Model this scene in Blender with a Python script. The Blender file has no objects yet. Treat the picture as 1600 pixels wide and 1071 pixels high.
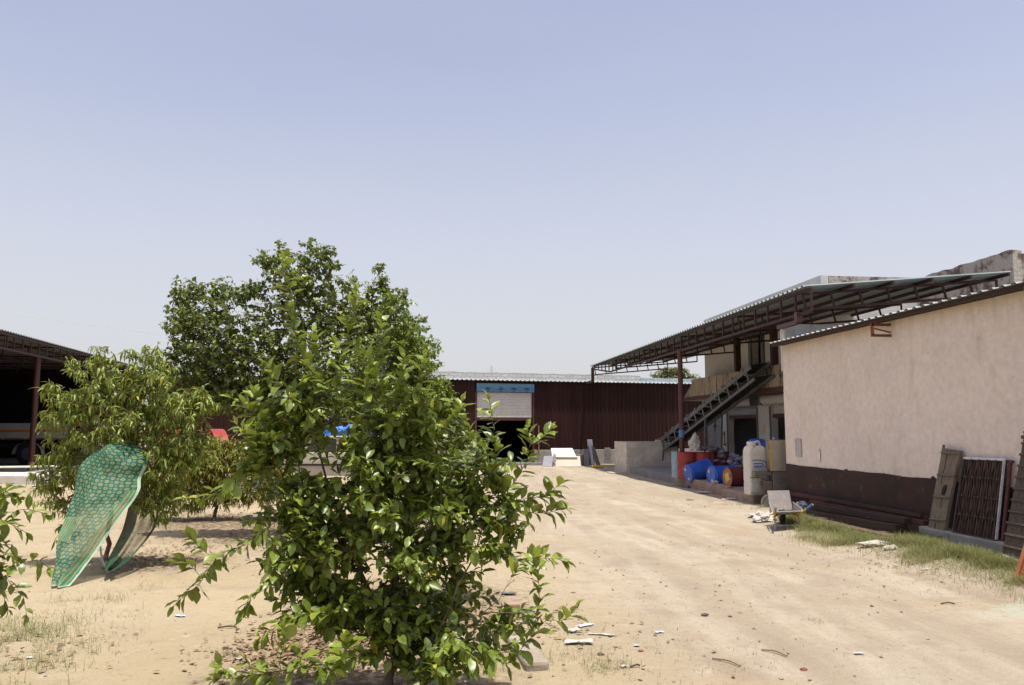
import bpy, math, random
import numpy as np
from mathutils import Vector, Matrix, noise as mnoise
random.seed(7); rng = np.random.default_rng(7)
C = bpy.context.scene.collection
PI = math.pi
V = Vector
# ------------------------------------------------------------------ survey of the site (camera 1.95 m above the yard)
F, EYE = 1244.0, 1.95
YAW, PIT = math.radians(6.15), math.atan(132.5/1244)
FW = V((math.sin(YAW)*math.cos(PIT), math.cos(YAW)*math.cos(PIT), math.sin(PIT)))
RT = V((math.cos(YAW), -math.sin(YAW), 0)); UP = RT.cross(FW)
def ray(px, py): return FW + RT*((px-800)/F) + UP*((535.5-py)/F)
def G(px, py, h=0.0):
    d = ray(px, py); return V((0, 0, EYE)) + d*((h-EYE)/d.z)
def WX(px, py, X):
    d = ray(px, py); return V((0, 0, EYE)) + d*(X/d.x)
def WY(px, py, Y):
    d = ray(px, py); return V((0, 0, EYE)) + d*(Y/d.y)
def AT(px, py, D): return V((0, 0, EYE)) + ray(px, py)*D
def sstep(a, b, x):
    t = min(1, max(0, (x-a)/(b-a))); return t*t*(3-2*t)
def gh(x, y):
    b = .12*sstep(6.5, 7.7, x)*sstep(22, 17, y)
    n = .035*mnoise.noise(V((x*.35, y*.35, 0))) + .018*mnoise.noise(V((x*1.1, y*1.1, 3)))
    r = math.hypot(x, y)
    return b + n*sstep(60, 40, r)
def on(x, y, dz=0): return V((x, y, gh(x, y)+dz))
# ------------------------------------------------------------------ objects
def put(o, label=None, cat=None, group=None, kind=None):
    if label: o['label'] = label
    if cat: o['category'] = cat
    if group: o['group'] = group
    if kind: o['kind'] = kind
    return o
WM = {}
def thing(name, label, cat, loc=(0, 0, 0), rz=0.0, group=None):
    o = bpy.data.objects.new(name, None); C.objects.link(o)
    o.empty_display_size = .2
    o.location = loc; o.rotation_euler = (0, 0, rz)
    WM[o.name] = Matrix.Translation(loc) @ Matrix.Rotation(rz, 4, 'Z')
    return put(o, label, cat, group)
def bez(pts, n):
    """smooth curve through pts"""
    pts = [V(p) for p in pts]; out = []
    P = [pts[0]*2-pts[1]] + pts + [pts[-1]*2-pts[-2]]
    m = len(pts)-1
    for k in range(n+1):
        t = k/n*m; i = min(m-1, int(t)); t -= i
        a, b, c, d = P[i:i+4]
        out.append(.5*((2*b)+(c-a)*t+(2*a-5*b+4*c-d)*t*t+(3*b-a-3*c+d)*t**3))
    return out
class B:
    def __init__(s): s.v = []; s.f = []; s.m = []; s.uv = None
    def add(s, vs, fs, mi=0):
        o = len(s.v); s.v += [V(p) for p in vs]
        s.f += [tuple(i+o for i in f) for f in fs]; s.m += [mi]*len(fs); return s
    def box(s, lo, hi, mi=0, M=None):
        x0, y0, z0 = lo; x1, y1, z1 = hi
        vs = [V(p) for p in ((x0,y0,z0),(x1,y0,z0),(x1,y1,z0),(x0,y1,z0),(x0,y0,z1),(x1,y0,z1),(x1,y1,z1),(x0,y1,z1))]
        if M is not None: vs = [M @ p for p in vs]
        return s.add(vs, [(0,3,2,1),(4,5,6,7),(0,1,5,4),(1,2,6,5),(2,3,7,6),(3,0,4,7)], mi)
    def bar(s, a, b, w, h=None, mi=0, up=(0, 0, 1)):
        """square bar from a to b"""
        a, b = V(a), V(b); h = h or w; d = (b-a).normalized(); up = V(up)
        if abs(d.dot(up)) > .98: up = V((0, 1, 0)) if abs(d.y) < .9 else V((1, 0, 0))
        x = d.cross(up).normalized()*w/2; z = x.cross(d).normalized()*h/2
        vs = [a-x-z, a+x-z, a+x+z, a-x+z, b-x-z, b+x-z, b+x+z, b-x+z]
        return s.add(vs, [(0,1,2,3),(7,6,5,4),(0,4,5,1),(1,5,6,2),(2,6,7,3),(3,7,4,0)], mi)
    def tube(s, pts, r, n=6, mi=0, cap=True):
        pts = [V(p) for p in pts]; m = len(pts)
        rs = r if hasattr(r, '__len__') else [r]*m
        vs = []; ref = None
        for i, p in enumerate(pts):
            d = (pts[min(i+1, m-1)]-pts[max(i-1, 0)])
            d = d.normalized() if d.length > 1e-9 else V((0, 0, 1))
            if ref is None: ref = V((0, 0, 1)) if abs(d.z) < .9 else V((1, 0, 0))
            x = (ref - d*ref.dot(d))
            x = x.normalized() if x.length > 1e-6 else d.orthogonal().normalized()
            ref = x; y = d.cross(x)
            for k in range(n):
                a = 2*PI*k/n; vs.append(p + (x*math.cos(a)+y*math.sin(a))*rs[i])
        fs = [(i*n+k, i*n+(k+1) % n, (i+1)*n+(k+1) % n, (i+1)*n+k) for i in range(m-1) for k in range(n)]
        if cap: fs += [tuple(range(n-1, -1, -1)), tuple((m-1)*n+k for k in range(n))]
        return s.add(vs, fs, mi)
    def lathe(s, prof, n=28, M=None, mi=0, cap=True):
        """prof = [(r, z)] around local z"""
        vs = [V((r*math.cos(2*PI*k/n), r*math.sin(2*PI*k/n), z)) for r, z in prof for k in range(n)]
        if M is not None: vs = [M @ p for p in vs]
        m = len(prof)
        fs = [(i*n+k, i*n+(k+1) % n, (i+1)*n+(k+1) % n, (i+1)*n+k) for i in range(m-1) for k in range(n)]
        if cap: fs += [tuple(range(n-1, -1, -1)), tuple((m-1)*n+k for k in range(n))]
        return s.add(vs, fs, mi)
    def slab(s, a, b, c, d, t, mi=0):
        """quad abcd given thickness t away from its normal"""
        a, b, c, d = map(V, (a, b, c, d)); n = (b-a).cross(d-a).normalized()*t
        return s.add([a, b, c, d, a-n, b-n, c-n, d-n], [(0,1,2,3),(7,6,5,4),(0,4,5,1),(1,5,6,2),(2,6,7,3),(3,7,4,0)], mi)
    def corr(s, p, u, v, pitch, depth, th=.006, nrm=None, mi=0, prof=((0,0),(.5,0),(.62,1),(.88,1))):
        """corrugated sheet: ribs run along v, repeat along u"""
        p, u, v = V(p), V(u), V(v); L = u.length; ud = u/L
        n = V(nrm).normalized() if nrm else ud.cross(v).normalized()
        xs = []; k = 0
        while k*pitch < L:
            for a, h in prof:
                x = (k+a)*pitch
                if x <= L: xs.append((x, h*depth))
            k += 1
        xs.append((L, 0)); vs = []
        for x, h in xs:
            q = p+ud*x+n*h; vs += [q, q+v, q-n*th, q+v-n*th]
        fs = []
        for i in range(len(xs)-1):
            a, b = 4*i, 4*i+4
            fs += [(a, b, b+1, a+1), (a+2, a+3, b+3, b+2), (a, a+2, b+2, b), (a+1, b+1, b+3, a+3)]
        e = 4*(len(xs)-1); fs += [(0, 1, 3, 2), (e, e+2, e+3, e+1)]
        return s.add(vs, fs, mi)
    def build(s, name, mats, parent=None, smooth=None, bevel=0, uv=None, local=False):
        me = bpy.data.meshes.new(name)
        vs = s.v
        if parent is not None and not local:
            r = parent
            while r.parent: r = r.parent
            mi = WM[r.name].inverted() if r.name in WM else Matrix()
            vs = [mi @ p for p in vs]
        me.from_pydata([tuple(p) for p in vs], [], s.f)
        for m in (mats if isinstance(mats, (list, tuple)) else [mats]): me.materials.append(m)
        me.polygons.foreach_set('material_index', s.m)
        if smooth is not None:
            me.polygons.foreach_set('use_smooth', [True]*len(s.f))
            me.set_sharp_from_angle(angle=math.radians(smooth))
        if uv is not None:
            l = me.uv_layers.new(name='UVMap')
            for lp in me.loops: l.data[lp.index].uv = uv[lp.vertex_index]
        me.update()
        o = bpy.data.objects.new(name, me); C.objects.link(o)
        if parent is not None: o.parent = parent
        if bevel:
            bm = o.modifiers.new('bevel', 'BEVEL'); bm.width = bevel; bm.segments = 2; bm.limit_method = 'ANGLE'
            bm.angle_limit = math.radians(40)
        return o
def build_each(b, name, mats, parent, **k):
    """every loose piece of b becomes a part of its own"""
    par = list(range(len(b.v)))
    def fd(i):
        while par[i] != i: par[i] = par[par[i]]; i = par[i]
        return i
    for f in b.f:
        for i in f[1:]: par[fd(i)] = fd(f[0])
    grp = {}
    for fi, f in enumerate(b.f): grp.setdefault(fd(f[0]), []).append(fi)
    out = []
    for fis in grp.values():
        c = B(); mp = {}
        for fi in fis:
            for i in b.f[fi]:
                if i not in mp: mp[i] = len(mp); c.v.append(b.v[i])
            c.f.append(tuple(mp[i] for i in b.f[fi])); c.m.append(b.m[fi])
        out.append(c.build(name, mats, parent, **k))
    return out
def copy_thing(root, loc=None, rz=None, label=None, group=None):
    c = root.copy(); C.objects.link(c)
    if loc is not None: c.location = loc
    if rz is not None: c.rotation_euler = (c.rotation_euler[0], c.rotation_euler[1], rz)
    if label: c['label'] = label
    if group: c['group'] = group
    for ch in list(root.children):
        d = ch.copy(); C.objects.link(d); d.parent = c
        for g in list(ch.children):
            e = g.copy(); C.objects.link(e); e.parent = d
    return c
# ------------------------------------------------------------------ materials
def nt(name):
    m = bpy.data.materials.new(name); m.use_nodes = True
    t = m.node_tree; t.nodes.clear()
    out = t.nodes.new('ShaderNodeOutputMaterial'); bs = t.nodes.new('ShaderNodeBsdfPrincipled')
    t.links.new(bs.outputs[0], out.inputs[0])
    return m, t, bs, out
def node(t, kind, **k):
    n = t.nodes.new('ShaderNode'+kind)
    for a, b in k.items():
        if a in ('inputs',):
            for i, val in b.items(): n.inputs[i].default_value = val
        else: setattr(n, a, b)
    return n
def plaster_stain(m, z0, z1, c):
    """drip stains running down from under the roof edge"""
    t = m.node_tree; bs = [n for n in t.nodes if n.type == 'BSDF_PRINCIPLED'][0]; src = bs.inputs['Base Color'].links[0].from_socket
    g = node(t, 'NewGeometry'); s = node(t, 'SeparateXYZ'); t.links.new(g.outputs['Position'], s.inputs[0])
    a = node(t, 'Math', operation='MULTIPLY_ADD'); t.links.new(noisef(t, coords(t, (2.2, 2.2, .12)), 2.2, 8, .7), a.inputs[0]); a.inputs[1].default_value = 2.6; t.links.new(s.outputs[2], a.inputs[2])
    f = node(t, 'Math', operation='MULTIPLY'); t.links.new(rampf(t, a.outputs[0], z0, z1), f.inputs[0]); f.inputs[1].default_value = .4
    t.links.new(mixc(t, f.outputs[0], src, c), bs.inputs['Base Color'])
def rgb(c): return (c[0], c[1], c[2], 1)
def mixc(t, fac, a, b, mode='MIX'):
    n = node(t, 'Mix', data_type='RGBA', blend_type=mode)
    for i, val in ((0, fac), (6, a), (7, b)):
        if isinstance(val, (int, float)): n.inputs[i].default_value = val
        elif isinstance(val, (tuple, list)): n.inputs[i].default_value = rgb(val)
        else: t.links.new(val, n.inputs[i])
    return n.outputs[2]
def rampf(t, fac, lo, hi):
    n = node(t, 'MapRange'); n.interpolation_type = 'SMOOTHSTEP'
    t.links.new(fac, n.inputs[0]); n.inputs[1].default_value = lo; n.inputs[2].default_value = hi
    return n.outputs[0]
def noisef(t, vec, scale, detail=6, rough=.6, dist=0):
    n = node(t, 'TexNoise'); t.links.new(vec, n.inputs['Vector'])
    n.inputs['Scale'].default_value = scale; n.inputs['Detail'].default_value = detail
    n.inputs['Roughness'].default_value = rough; n.inputs['Distortion'].default_value = dist
    return n.outputs[0]
def coords(t, stretch=(1, 1, 1), kind='pos', rot=0):
    if kind == 'pos': o = node(t, 'NewGeometry').outputs['Position']
    else: o = node(t, 'TexCoord').outputs['Object']
    m = node(t, 'Mapping'); t.links.new(o, m.inputs[0])
    m.inputs['Scale'].default_value = stretch; m.inputs['Rotation'].default_value = (0, 0, rot)
    return m.outputs[0]
def bump(t, bs, h, strength=.3, dist=.02, prev=None):
    b = node(t, 'Bump'); b.inputs['Strength'].default_value = strength; b.inputs['Distance'].default_value = dist
    t.links.new(h, b.inputs['Height'])
    if prev: t.links.new(prev, b.inputs['Normal'])
    t.links.new(b.outputs[0], bs.inputs['Normal']); return b.outputs[0]
def mat(name, c1, c2=None, scale=4, lo=.35, hi=.65, rough=.75, metal=0, bmp=0, bscale=30, stretch=(1, 1, 1), kind='pos',
        blot=None, blot2=None, spec=.4, bdist=.02, rot=0):
    """noise-mixed paint/plaster/metal; blot = (colour, scale, lo, hi[, stretch])"""
    m, t, bs, out = nt(name)
    vec = coords(t, stretch, kind, rot)
    c2 = c2 or tuple(x*.75 for x in c1)
    col = mixc(t, rampf(t, noisef(t, vec, scale), lo, hi), c1, c2)
    col = mixc(t, .25, col, mixc(t, rampf(t, noisef(t, vec, scale*9, 4), .3, .7), tuple(x*.7 for x in c1), tuple(min(1, x*1.2) for x in c1)))
    for bl in (blot, blot2):
        if bl:
            v2 = coords(t, bl[4] if len(bl) > 4 else (1, 1, 1), kind)
            col = mixc(t, rampf(t, noisef(t, v2, bl[1], 8, .65), bl[2], bl[3]), col, bl[0])
    t.links.new(col, bs.inputs['Base Color'])
    bs.inputs['Roughness'].default_value = rough; bs.inputs['Metallic'].default_value = metal
    bs.inputs['Specular IOR Level'].default_value = spec
    if bmp: bump(t, bs, noisef(t, vec, bscale, 8, .65), bmp, bdist)
    return m
def brick_mat(name, c1, c2, mortar, ang=0, sc=1.0, smear=None, bw=.23, bh=.075):
    m, t, bs, out = nt(name)
    g = node(t, 'NewGeometry'); sep = node(t, 'SeparateXYZ'); t.links.new(g.outputs['Position'], sep.inputs[0])
    a = node(t, 'Math', operation='MULTIPLY'); t.links.new(sep.outputs[0], a.inputs[0]); a.inputs[1].default_value = math.cos(ang) if ang else 1
    b = node(t, 'Math', operation='MULTIPLY_ADD'); t.links.new(sep.outputs[1], b.inputs[0]); b.inputs[1].default_value = math.sin(ang) if ang else 1
    t.links.new(a.outputs[0], b.inputs[2])
    cb = node(t, 'CombineXYZ'); t.links.new(b.outputs[0], cb.inputs[0]); t.links.new(sep.outputs[2], cb.inputs[1])
    br = node(t, 'TexBrick'); t.links.new(cb.outputs[0], br.inputs['Vector'])
    br.inputs['Scale'].default_value = sc; br.inputs['Mortar Size'].default_value = .009 if bh < .1 else .016; br.inputs['Brick Width'].default_value = bw
    br.inputs['Row Height'].default_value = bh; br.inputs['Mortar Smooth'].default_value = .4; br.inputs['Bias'].default_value = -.2
    br.inputs['Color1'].default_value = rgb(c1); br.inputs['Color2'].default_value = rgb(c2); br.inputs['Mortar'].default_value = rgb(mortar)
    n = noisef(t, g.outputs['Position'], 6, 8)
    col = mixc(t, rampf(t, n, .35, .7), br.outputs[0], tuple(x*.85 for x in c1))
    if smear: col = mixc(t, rampf(t, noisef(t, g.outputs['Position'], smear[1], 6), smear[2], smear[3]), col, smear[0])
    t.links.new(col, bs.inputs['Base Color']); bs.inputs['Roughness'].default_value = .9
    bump(t, bs, br.outputs['Fac'], -.5, .012); return m
def leaf_mat(name, dark, mid, light, young, under, rough=.42, trans=.3):
    m, t, bs, out = nt(name)
    g = node(t, 'NewGeometry')
    r = node(t, 'ValToRGB'); t.links.new(g.outputs['Random Per Island'], r.inputs[0])
    e = r.color_ramp.elements; e[0].position = 0; e[0].color = rgb(dark); e[1].position = 1; e[1].color = rgb(light)
    x = e.new(.58); x.color = rgb(mid)
    e[-1].position = .94
    y = e.new(.975); y.color = rgb((light[0]*1.9, light[1]*1.35, light[2]))
    at = node(t, 'Attribute', attribute_name='age')
    col = mixc(t, at.outputs['Fac'], r.outputs[0], young)
    col = mixc(t, .35, col, mixc(t, rampf(t, noisef(t, g.outputs['Position'], 60, 3), .35, .65), tuple(c*.6 for c in mid), light), 'MIX')
    colu = mixc(t, g.outputs['Backfacing'], col, mixc(t, .5, col, under))
    t.links.new(colu, bs.inputs['Base Color']); bs.inputs['Roughness'].default_value = rough
    bs.inputs['Specular IOR Level'].default_value = .5
    tr = node(t, 'BsdfTranslucent')
    tc = mixc(t, .5, col, young); t.links.new(tc, tr.inputs[0])
    mx = node(t, 'MixShader'); mx.inputs[0].default_value = trans
    t.links.new(bs.outputs[0], mx.inputs[1]); t.links.new(tr.outputs[0], mx.inputs[2]); t.links.new(mx.outputs[0], out.inputs[0])
    return m
MT = {}
MT['maroonshade'] = mat('shaded_maroon_steel', (.042, .014, .011), (.030, .012, .010), 2, rough=.6, spec=.35)  # maroon steel with the shade under the roofs mixed into the colour
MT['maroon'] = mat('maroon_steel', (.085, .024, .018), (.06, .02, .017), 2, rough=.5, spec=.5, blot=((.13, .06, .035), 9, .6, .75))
MT['maroonwall'] = mat('maroon_sheet', (.026, .0075, .0055), (.019, .0062, .0048), .5, rough=.65, spec=.2, blot=((.033, .0115, .008), 1.3, .48, .62, (1.2, 1.2, .04)), blot2=((.07, .035, .025), 3, .64, .8, (2, 2, .3)))
MT['rust'] = mat('rusty_steel', (.17, .06, .025), (.10, .035, .018), 8, rough=.8, bmp=.2, blot=((.25, .12, .05), 20, .55, .75))
MT['galv'] = mat('galvanised_sheet', (.55, .58, .58), (.42, .45, .46), 1.5, rough=.42, metal=.35, blot=((.38, .33, .27), 3, .6, .8, (.3, 3, 1)))
MT['roofdull'] = mat('dull_roof_sheet', (.30, .31, .31), (.22, .23, .23), 1.5, rough=.6, metal=.1)
MT['shedshade'] = mat('shaded_roof_sheet', (.17, .165, .155), (.12, .115, .11), 1.5, rough=.7)  # left shed sheet, the shade below it put into the colour
MT['bluesheet'] = mat('pale_sheet', (.22, .255, .255), (.16, .19, .195), 1.2, rough=.5, blot=((.36, .32, .27), 3, .6, .8, (.3, 3, 1)))
MT['plaster'] = mat('cream_plaster', (.75, .64, .56), (.68, .575, .50), .9, .3, .7, rough=.9, bmp=.5, bscale=11, bdist=.03,
                    blot=((.58, .48, .40), 2.2, .54, .74, (1, 1, .35)), blot2=((.40, .31, .25), 13, .63, .75))
plaster_stain(MT['plaster'], 4.75, 5.6, (.50, .38, .26))
MT['dado'] = mat('maroon_dado', (.046, .019, .013), (.022, .011, .009), 1.2, rough=.75, bmp=.5, bscale=18,
                 blot=((.12, .06, .04), 3.2, .55, .75), blot2=((.42, .33, .28), 6, .695, .73))
MT['white'] = mat('whitewash', (.60, .58, .56), (.50, .48, .46), .8, rough=.9, bmp=.25, bscale=14, blot=((.38, .35, .32), 2.5, .6, .8, (1, 1, .3)))
MT['stain'] = mat('stained_concrete', (.38, .30, .225), (.30, .23, .17), 1.6, rough=.95, bmp=.6, bscale=15,
                  blot=((.035, .03, .028), 2.2, .48, .66, (1, 1, .3)), blot2=((.45, .37, .28), 6, .52, .7))
MT['conc'] = mat('grey_concrete', (.30, .28, .25), (.22, .205, .185), 2, rough=.95, bmp=.5, bscale=25, blot=((.12, .10, .085), 3, .6, .8))
MT['oldwall'] = mat('weathered_masonry', (.42, .38, .34), (.30, .26, .225), 2.2, rough=.95, bmp=.8, bscale=9, bdist=.05,
                    blot=((.13, .095, .075), 2.2, .47, .58), blot2=((.34, .17, .12), 3, .56, .66))
MT['brickgrey'] = brick_mat('whitewashed_brick', (.44, .43, .41), (.58, .57, .54), (.15, .145, .14), math.radians(11.3), smear=((.38, .37, .35), 3, .5, .7), bw=.46, bh=.17)
MT['brickblue'] = brick_mat('blue_washed_brick', (.34, .40, .44), (.44, .50, .53), (.14, .15, .16), math.radians(11.3), smear=((.40, .42, .42), 3, .55, .7), bw=.46, bh=.17)
MT['brick'] = brick_mat('pale_brick', (.62, .53, .44), (.71, .62, .53), (.36, .31, .26), 0, smear=((.68, .60, .51), 2.5, .45, .65))
MT['brickred'] = brick_mat('old_brick', (.30, .17, .12), (.36, .24, .18), (.30, .26, .22), 0, smear=((.34, .27, .21), 3, .45, .65))
MT['black'] = mat('interior_shade', (.012, .011, .010), (.02, .018, .016), 2, rough=.95)  # near-black walls: darkness inside the buildings put into the colour
MT['shutter'] = mat('shutter_paint', (.57, .55, .54), (.50, .475, .46), 1.2, rough=.5, blot=((.34, .29, .25), 4, .6, .8, (.4, .4, 3)))
MT['shutgrey'] = mat('shutter_grey', (.33, .33, .33), (.26, .26, .26), 1.2, rough=.55)
MT['tin'] = mat('grey_tin', (.30, .30, .31), (.23, .23, .24), 1.5, rough=.5, blot=((.18, .16, .15), 4, .6, .8))
MT['sign'] = mat('blue_sign', (.075, .20, .36), (.07, .18, .32), 3, rough=.5, blot=((.13, .26, .38), 6, .58, .75))
MT['signshade'] = mat('teal_eave_shade', (.10, .22, .30), (.12, .25, .30), 4, rough=.6)  # teal tone painted for the eave's shadow on the sign
MT['ink'] = mat('dark_ink', (.015, .03, .06), rough=.6)
MT['inkblack'] = mat('black_paint', (.015, .014, .013), rough=.6)
MT['steelgrey'] = mat('grey_steel', (.17, .175, .185), (.11, .11, .115), 3, rough=.5, metal=.3, blot=((.14, .09, .06), 5, .62, .8))
MT['idler'] = mat('pale_roller', (.26, .24, .21), (.18, .16, .14), 5, rough=.6)
MT['drumred'] = mat('red_drum', (.34, .032, .022), (.25, .03, .02), 3, rough=.5, bmp=.1, blot=((.13, .05, .03), 5, .52, .72), blot2=((.36, .20, .16), 9, .58, .74))
MT['drumred2'] = mat('dull_red_drum', (.17, .025, .022), (.12, .02, .018), 3, rough=.5, blot=((.10, .04, .03), 6, .6, .75))
MT['drumbrown'] = mat('maroon_drum', (.15, .025, .022), (.11, .022, .02), 3, rough=.45, blot=((.08, .03, .025), 7, .58, .75))
MT['lid'] = mat('rusty_lid', (.34, .15, .11), (.24, .10, .07), 6, rough=.7, blot=((.45, .32, .27), 9, .58, .7))
MT['drumblue'] = mat('blue_plastic', (.012, .095, .46), (.012, .08, .39), 3, rough=.42, spec=.5, blot=((.11, .17, .36), 6, .52, .76), blot2=((.25, .24, .24), 12, .62, .75))
MT['drumpale'] = mat('pale_blue_drum', (.22, .36, .43), (.18, .30, .37), 3, rough=.5)
MT['capgrey'] = mat('pale_cap', (.5, .53, .58), (.4, .43, .48), 6, rough=.5)
MT['yellow'] = mat('yellow_label', (.62, .47, .06), (.5, .4, .12), 14, rough=.6)
MT['hdpe'] = mat('white_plastic', (.66, .62, .56), (.60, .54, .46), 2, rough=.45, blot=((.42, .29, .18), 5, .62, .78, (1, 1, .5)))
MT['inox'] = mat('stainless', (.42, .37, .30), (.34, .30, .25), 2, rough=.35, metal=.75, blot=((.25, .19, .13), 5, .58, .8, (1, 1, .3)))
MT['inoxdk'] = mat('dull_stainless', (.17, .155, .135), (.12, .11, .095), 3, rough=.45, metal=.5)
MT['yellowpaint'] = mat('yellow_paint', (.55, .33, .03), (.45, .25, .03), 8, rough=.5, blot=((.18, .10, .05), 14, .6, .7))
MT['greysteel'] = mat('worn_steel', (.30, .32, .34), (.22, .23, .25), 8, rough=.5, metal=.4)
MT['tray'] = mat('cement_crusted_tray', (.34, .31, .295), (.30, .26, .245), 7, rough=.75, bmp=.4, blot=((.62, .59, .56), 13, .6, .68), blot2=((.20, .12, .08), 8, .64, .75))
MT['bluegrip'] = mat('blue_grip', (.08, .20, .42), rough=.5)
MT['rubber'] = mat('tyre_rubber', (.018, .017, .016), (.03, .028, .026), 9, rough=.85)
MT['wood'] = mat('weathered_wood', (.205, .16, .115), (.135, .10, .072), 3, rough=.9, bmp=.8, bscale=9, stretch=(9, 9, .8), blot=((.05, .04, .03), 7, .6, .7, (2.5, 2.5, .7)), blot2=((.24, .20, .14), 5, .6, .75, (9, 9, .5)))
MT['wood2'] = mat('brown_plank', (.115, .085, .062), (.075, .055, .042), 3, rough=.9, bmp=.8, bscale=9, stretch=(9, 9, .8), blot=((.03, .025, .02), 6, .62, .7, (2, 2, .7)), blot2=((.20, .16, .12), 5, .62, .75, (9, 9, .5)))
MT['beam'] = mat('dark_beam', (.055, .030, .022), (.032, .019, .015), 3, rough=.85, bmp=.5, bscale=8, stretch=(8, .6, 8), blot=((.20, .16, .135), 6, .67, .74, (5, .5, 5)))
MT['beam2'] = mat('red_beam', (.10, .032, .026), (.06, .022, .019), 3, rough=.8, stretch=(6, .6, 6), bmp=.4, blot=((.17, .10, .08), 6, .62, .75, (5, .5, 5)))
MT['beam3'] = mat('muddy_beam', (.13, .072, .050), (.085, .048, .036), 3, rough=.95, stretch=(5, .8, 5), bmp=.8, bscale=9, blot=((.24, .17, .12), 5, .58, .72))
MT['grille'] = mat('grille_iron', (.05, .032, .026), (.03, .02, .018), 9, rough=.6)
MT['slat'] = mat('rust_slat', (.085, .038, .024), (.055, .026, .018), 6, rough=.75, stretch=(4, 4, .6))
MT['chalk'] = mat('white_paint', (.62, .62, .66), (.45, .42, .44), 14, rough=.8)
MT['orangeiron'] = mat('orange_oxide', (.32, .11, .045), (.24, .08, .035), 6, rough=.65, bmp=.15)
MT['marble'] = mat('white_slab', (.72, .72, .71), (.65, .64, .63), 3, rough=.6)
MT['cream'] = mat('cream_slab', (.62, .56, .46), (.55, .49, .40), 2, rough=.8)
MT['slabgrey'] = mat('grey_slab', (.20, .20, .21), (.15, .15, .155), 4, rough=.7)
MT['lilac'] = mat('pale_lilac_slab', (.45, .45, .52), (.38, .38, .44), 4, rough=.6)
MT['brownslab'] = mat('brown_board', (.17, .125, .09), (.12, .09, .065), 5, rough=.85)
MT['rag'] = mat('white_sacking', (.52, .48, .43), (.36, .32, .27), 7, rough=.95, bmp=.6, bscale=20)
MT['ragdk'] = mat('grey_plastic_scrap', (.10, .10, .105), (.28, .28, .30), 12, .5, .62, rough=.6)
MT['litter'] = mat('white_litter', (.50, .48, .45), (.40, .38, .35), 20, rough=.7)
MT['litterblue'] = mat('blue_litter', (.35, .52, .72), (.66, .66, .66), 30, .45, .55, rough=.6)
MT['litterred'] = mat('red_chip', (.22, .075, .05), rough=.8)
MT['bark'] = mat('bark', (.115, .082, .056), (.07, .052, .038), 20, rough=.95, bmp=.6, bscale=60, stretch=(1, 1, .4))
MT['barkred'] = mat('reddish_bark', (.17, .085, .05), (.10, .055, .036), 20, rough=.9, bmp=.4, bscale=60, stretch=(1, 1, .4))
MT['greenstem'] = mat('green_stem', (.075, .085, .03), (.09, .07, .04), 20, rough=.8)
MT['pipe'] = mat('cream_pipe', (.68, .60, .46), (.6, .52, .4), 3, rough=.6)
MT['hose'] = mat('pale_hose', (.45, .52, .56), rough=.5)
MT['kerb'] = mat('white_kerb', (.60, .57, .53), (.50, .47, .42), 2, rough=.9, bmp=.3, blot=((.36, .46, .52), 2.2, .62, .7, (.4, .4, 5)))
MT['floor'] = mat('cement_floor', (.26, .25, .24), (.20, .19, .18), 1.3, rough=.9)
MT['truckwhite'] = mat('truck_paint', (.42, .41, .37), (.36, .35, .31), 1.5, rough=.45)
MT['orange'] = mat('orange_stripe', (.60, .20, .02), rough=.5)
MT['redmark'] = mat('red_marking', (.45, .03, .02), rough=.5)
MT['vanbeige'] = mat('beige_paint', (.42, .38, .31), (.36, .33, .27), 2, rough=.4)
MT['glass'] = mat('dark_glass', (.02, .025, .03), rough=.12, spec=.6)
MT['bluetarp'] = mat('blue_tarp', (.03, .15, .50), (.04, .19, .58), 5, rough=.5, blot=((.5, .5, .66), 6, .62, .7))
MT['tractorred'] = mat('tractor_red', (.33, .03, .022), rough=.35)
MT['pylon'] = mat('hazed_steel', (.50, .50, .52), rough=.6)  # pale grey: distance haze put into the steel colour
MT['cable'] = mat('cable', (.6, .6, .62), rough=.6)
MT['label'] = mat('blue_white_label', (.58, .60, .66), rough=.6)
MT['labelblue'] = mat('label_blue', (.08, .14, .35), rough=.6)
MT['packs'] = mat('purple_white_packets', (.55, .54, .58), (.06, .035, .12), 16, .47, .53, rough=.4, blot=((.25, .03, .05), 20, .62, .68))
MT['packpurple'] = MT['packs']
MT['greypanel'] = mat('grey_patch', (.45, .43, .42), rough=.7)
MT['repair'] = mat('pale_filler', (.73, .67, .60), rough=.9)
MT['deadleaf'] = mat('dead_leaf', (.16, .10, .055), (.30, .21, .12), 30, rough=.9)
MT['pebble'] = mat('pebble', (.26, .19, .14), (.12, .085, .065), 12, rough=.95, blot=((.45, .40, .34), 9, .6, .66))
MT['drygrass'] = mat('dry_grass', (.30, .235, .12), (.22, .18, .08), 12, rough=.9)
MT['apron'] = mat('worn_cement', (.40, .35, .29), (.32, .275, .225), 2, rough=.95, bmp=.4)
MT['brownstone'] = mat('sandy_stone', (.33, .28, .22), (.25, .205, .16), 3, rough=.95, bmp=.6, bscale=20)
SKY_AIR, SKY_DUST, SKY_OZ, SKY_HUE, SKY_SAT, SKY_STR, SUN_STR, EXPO = 1.0, 3.5, 3.0, .515, .68, .15, 4.5, .41
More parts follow.
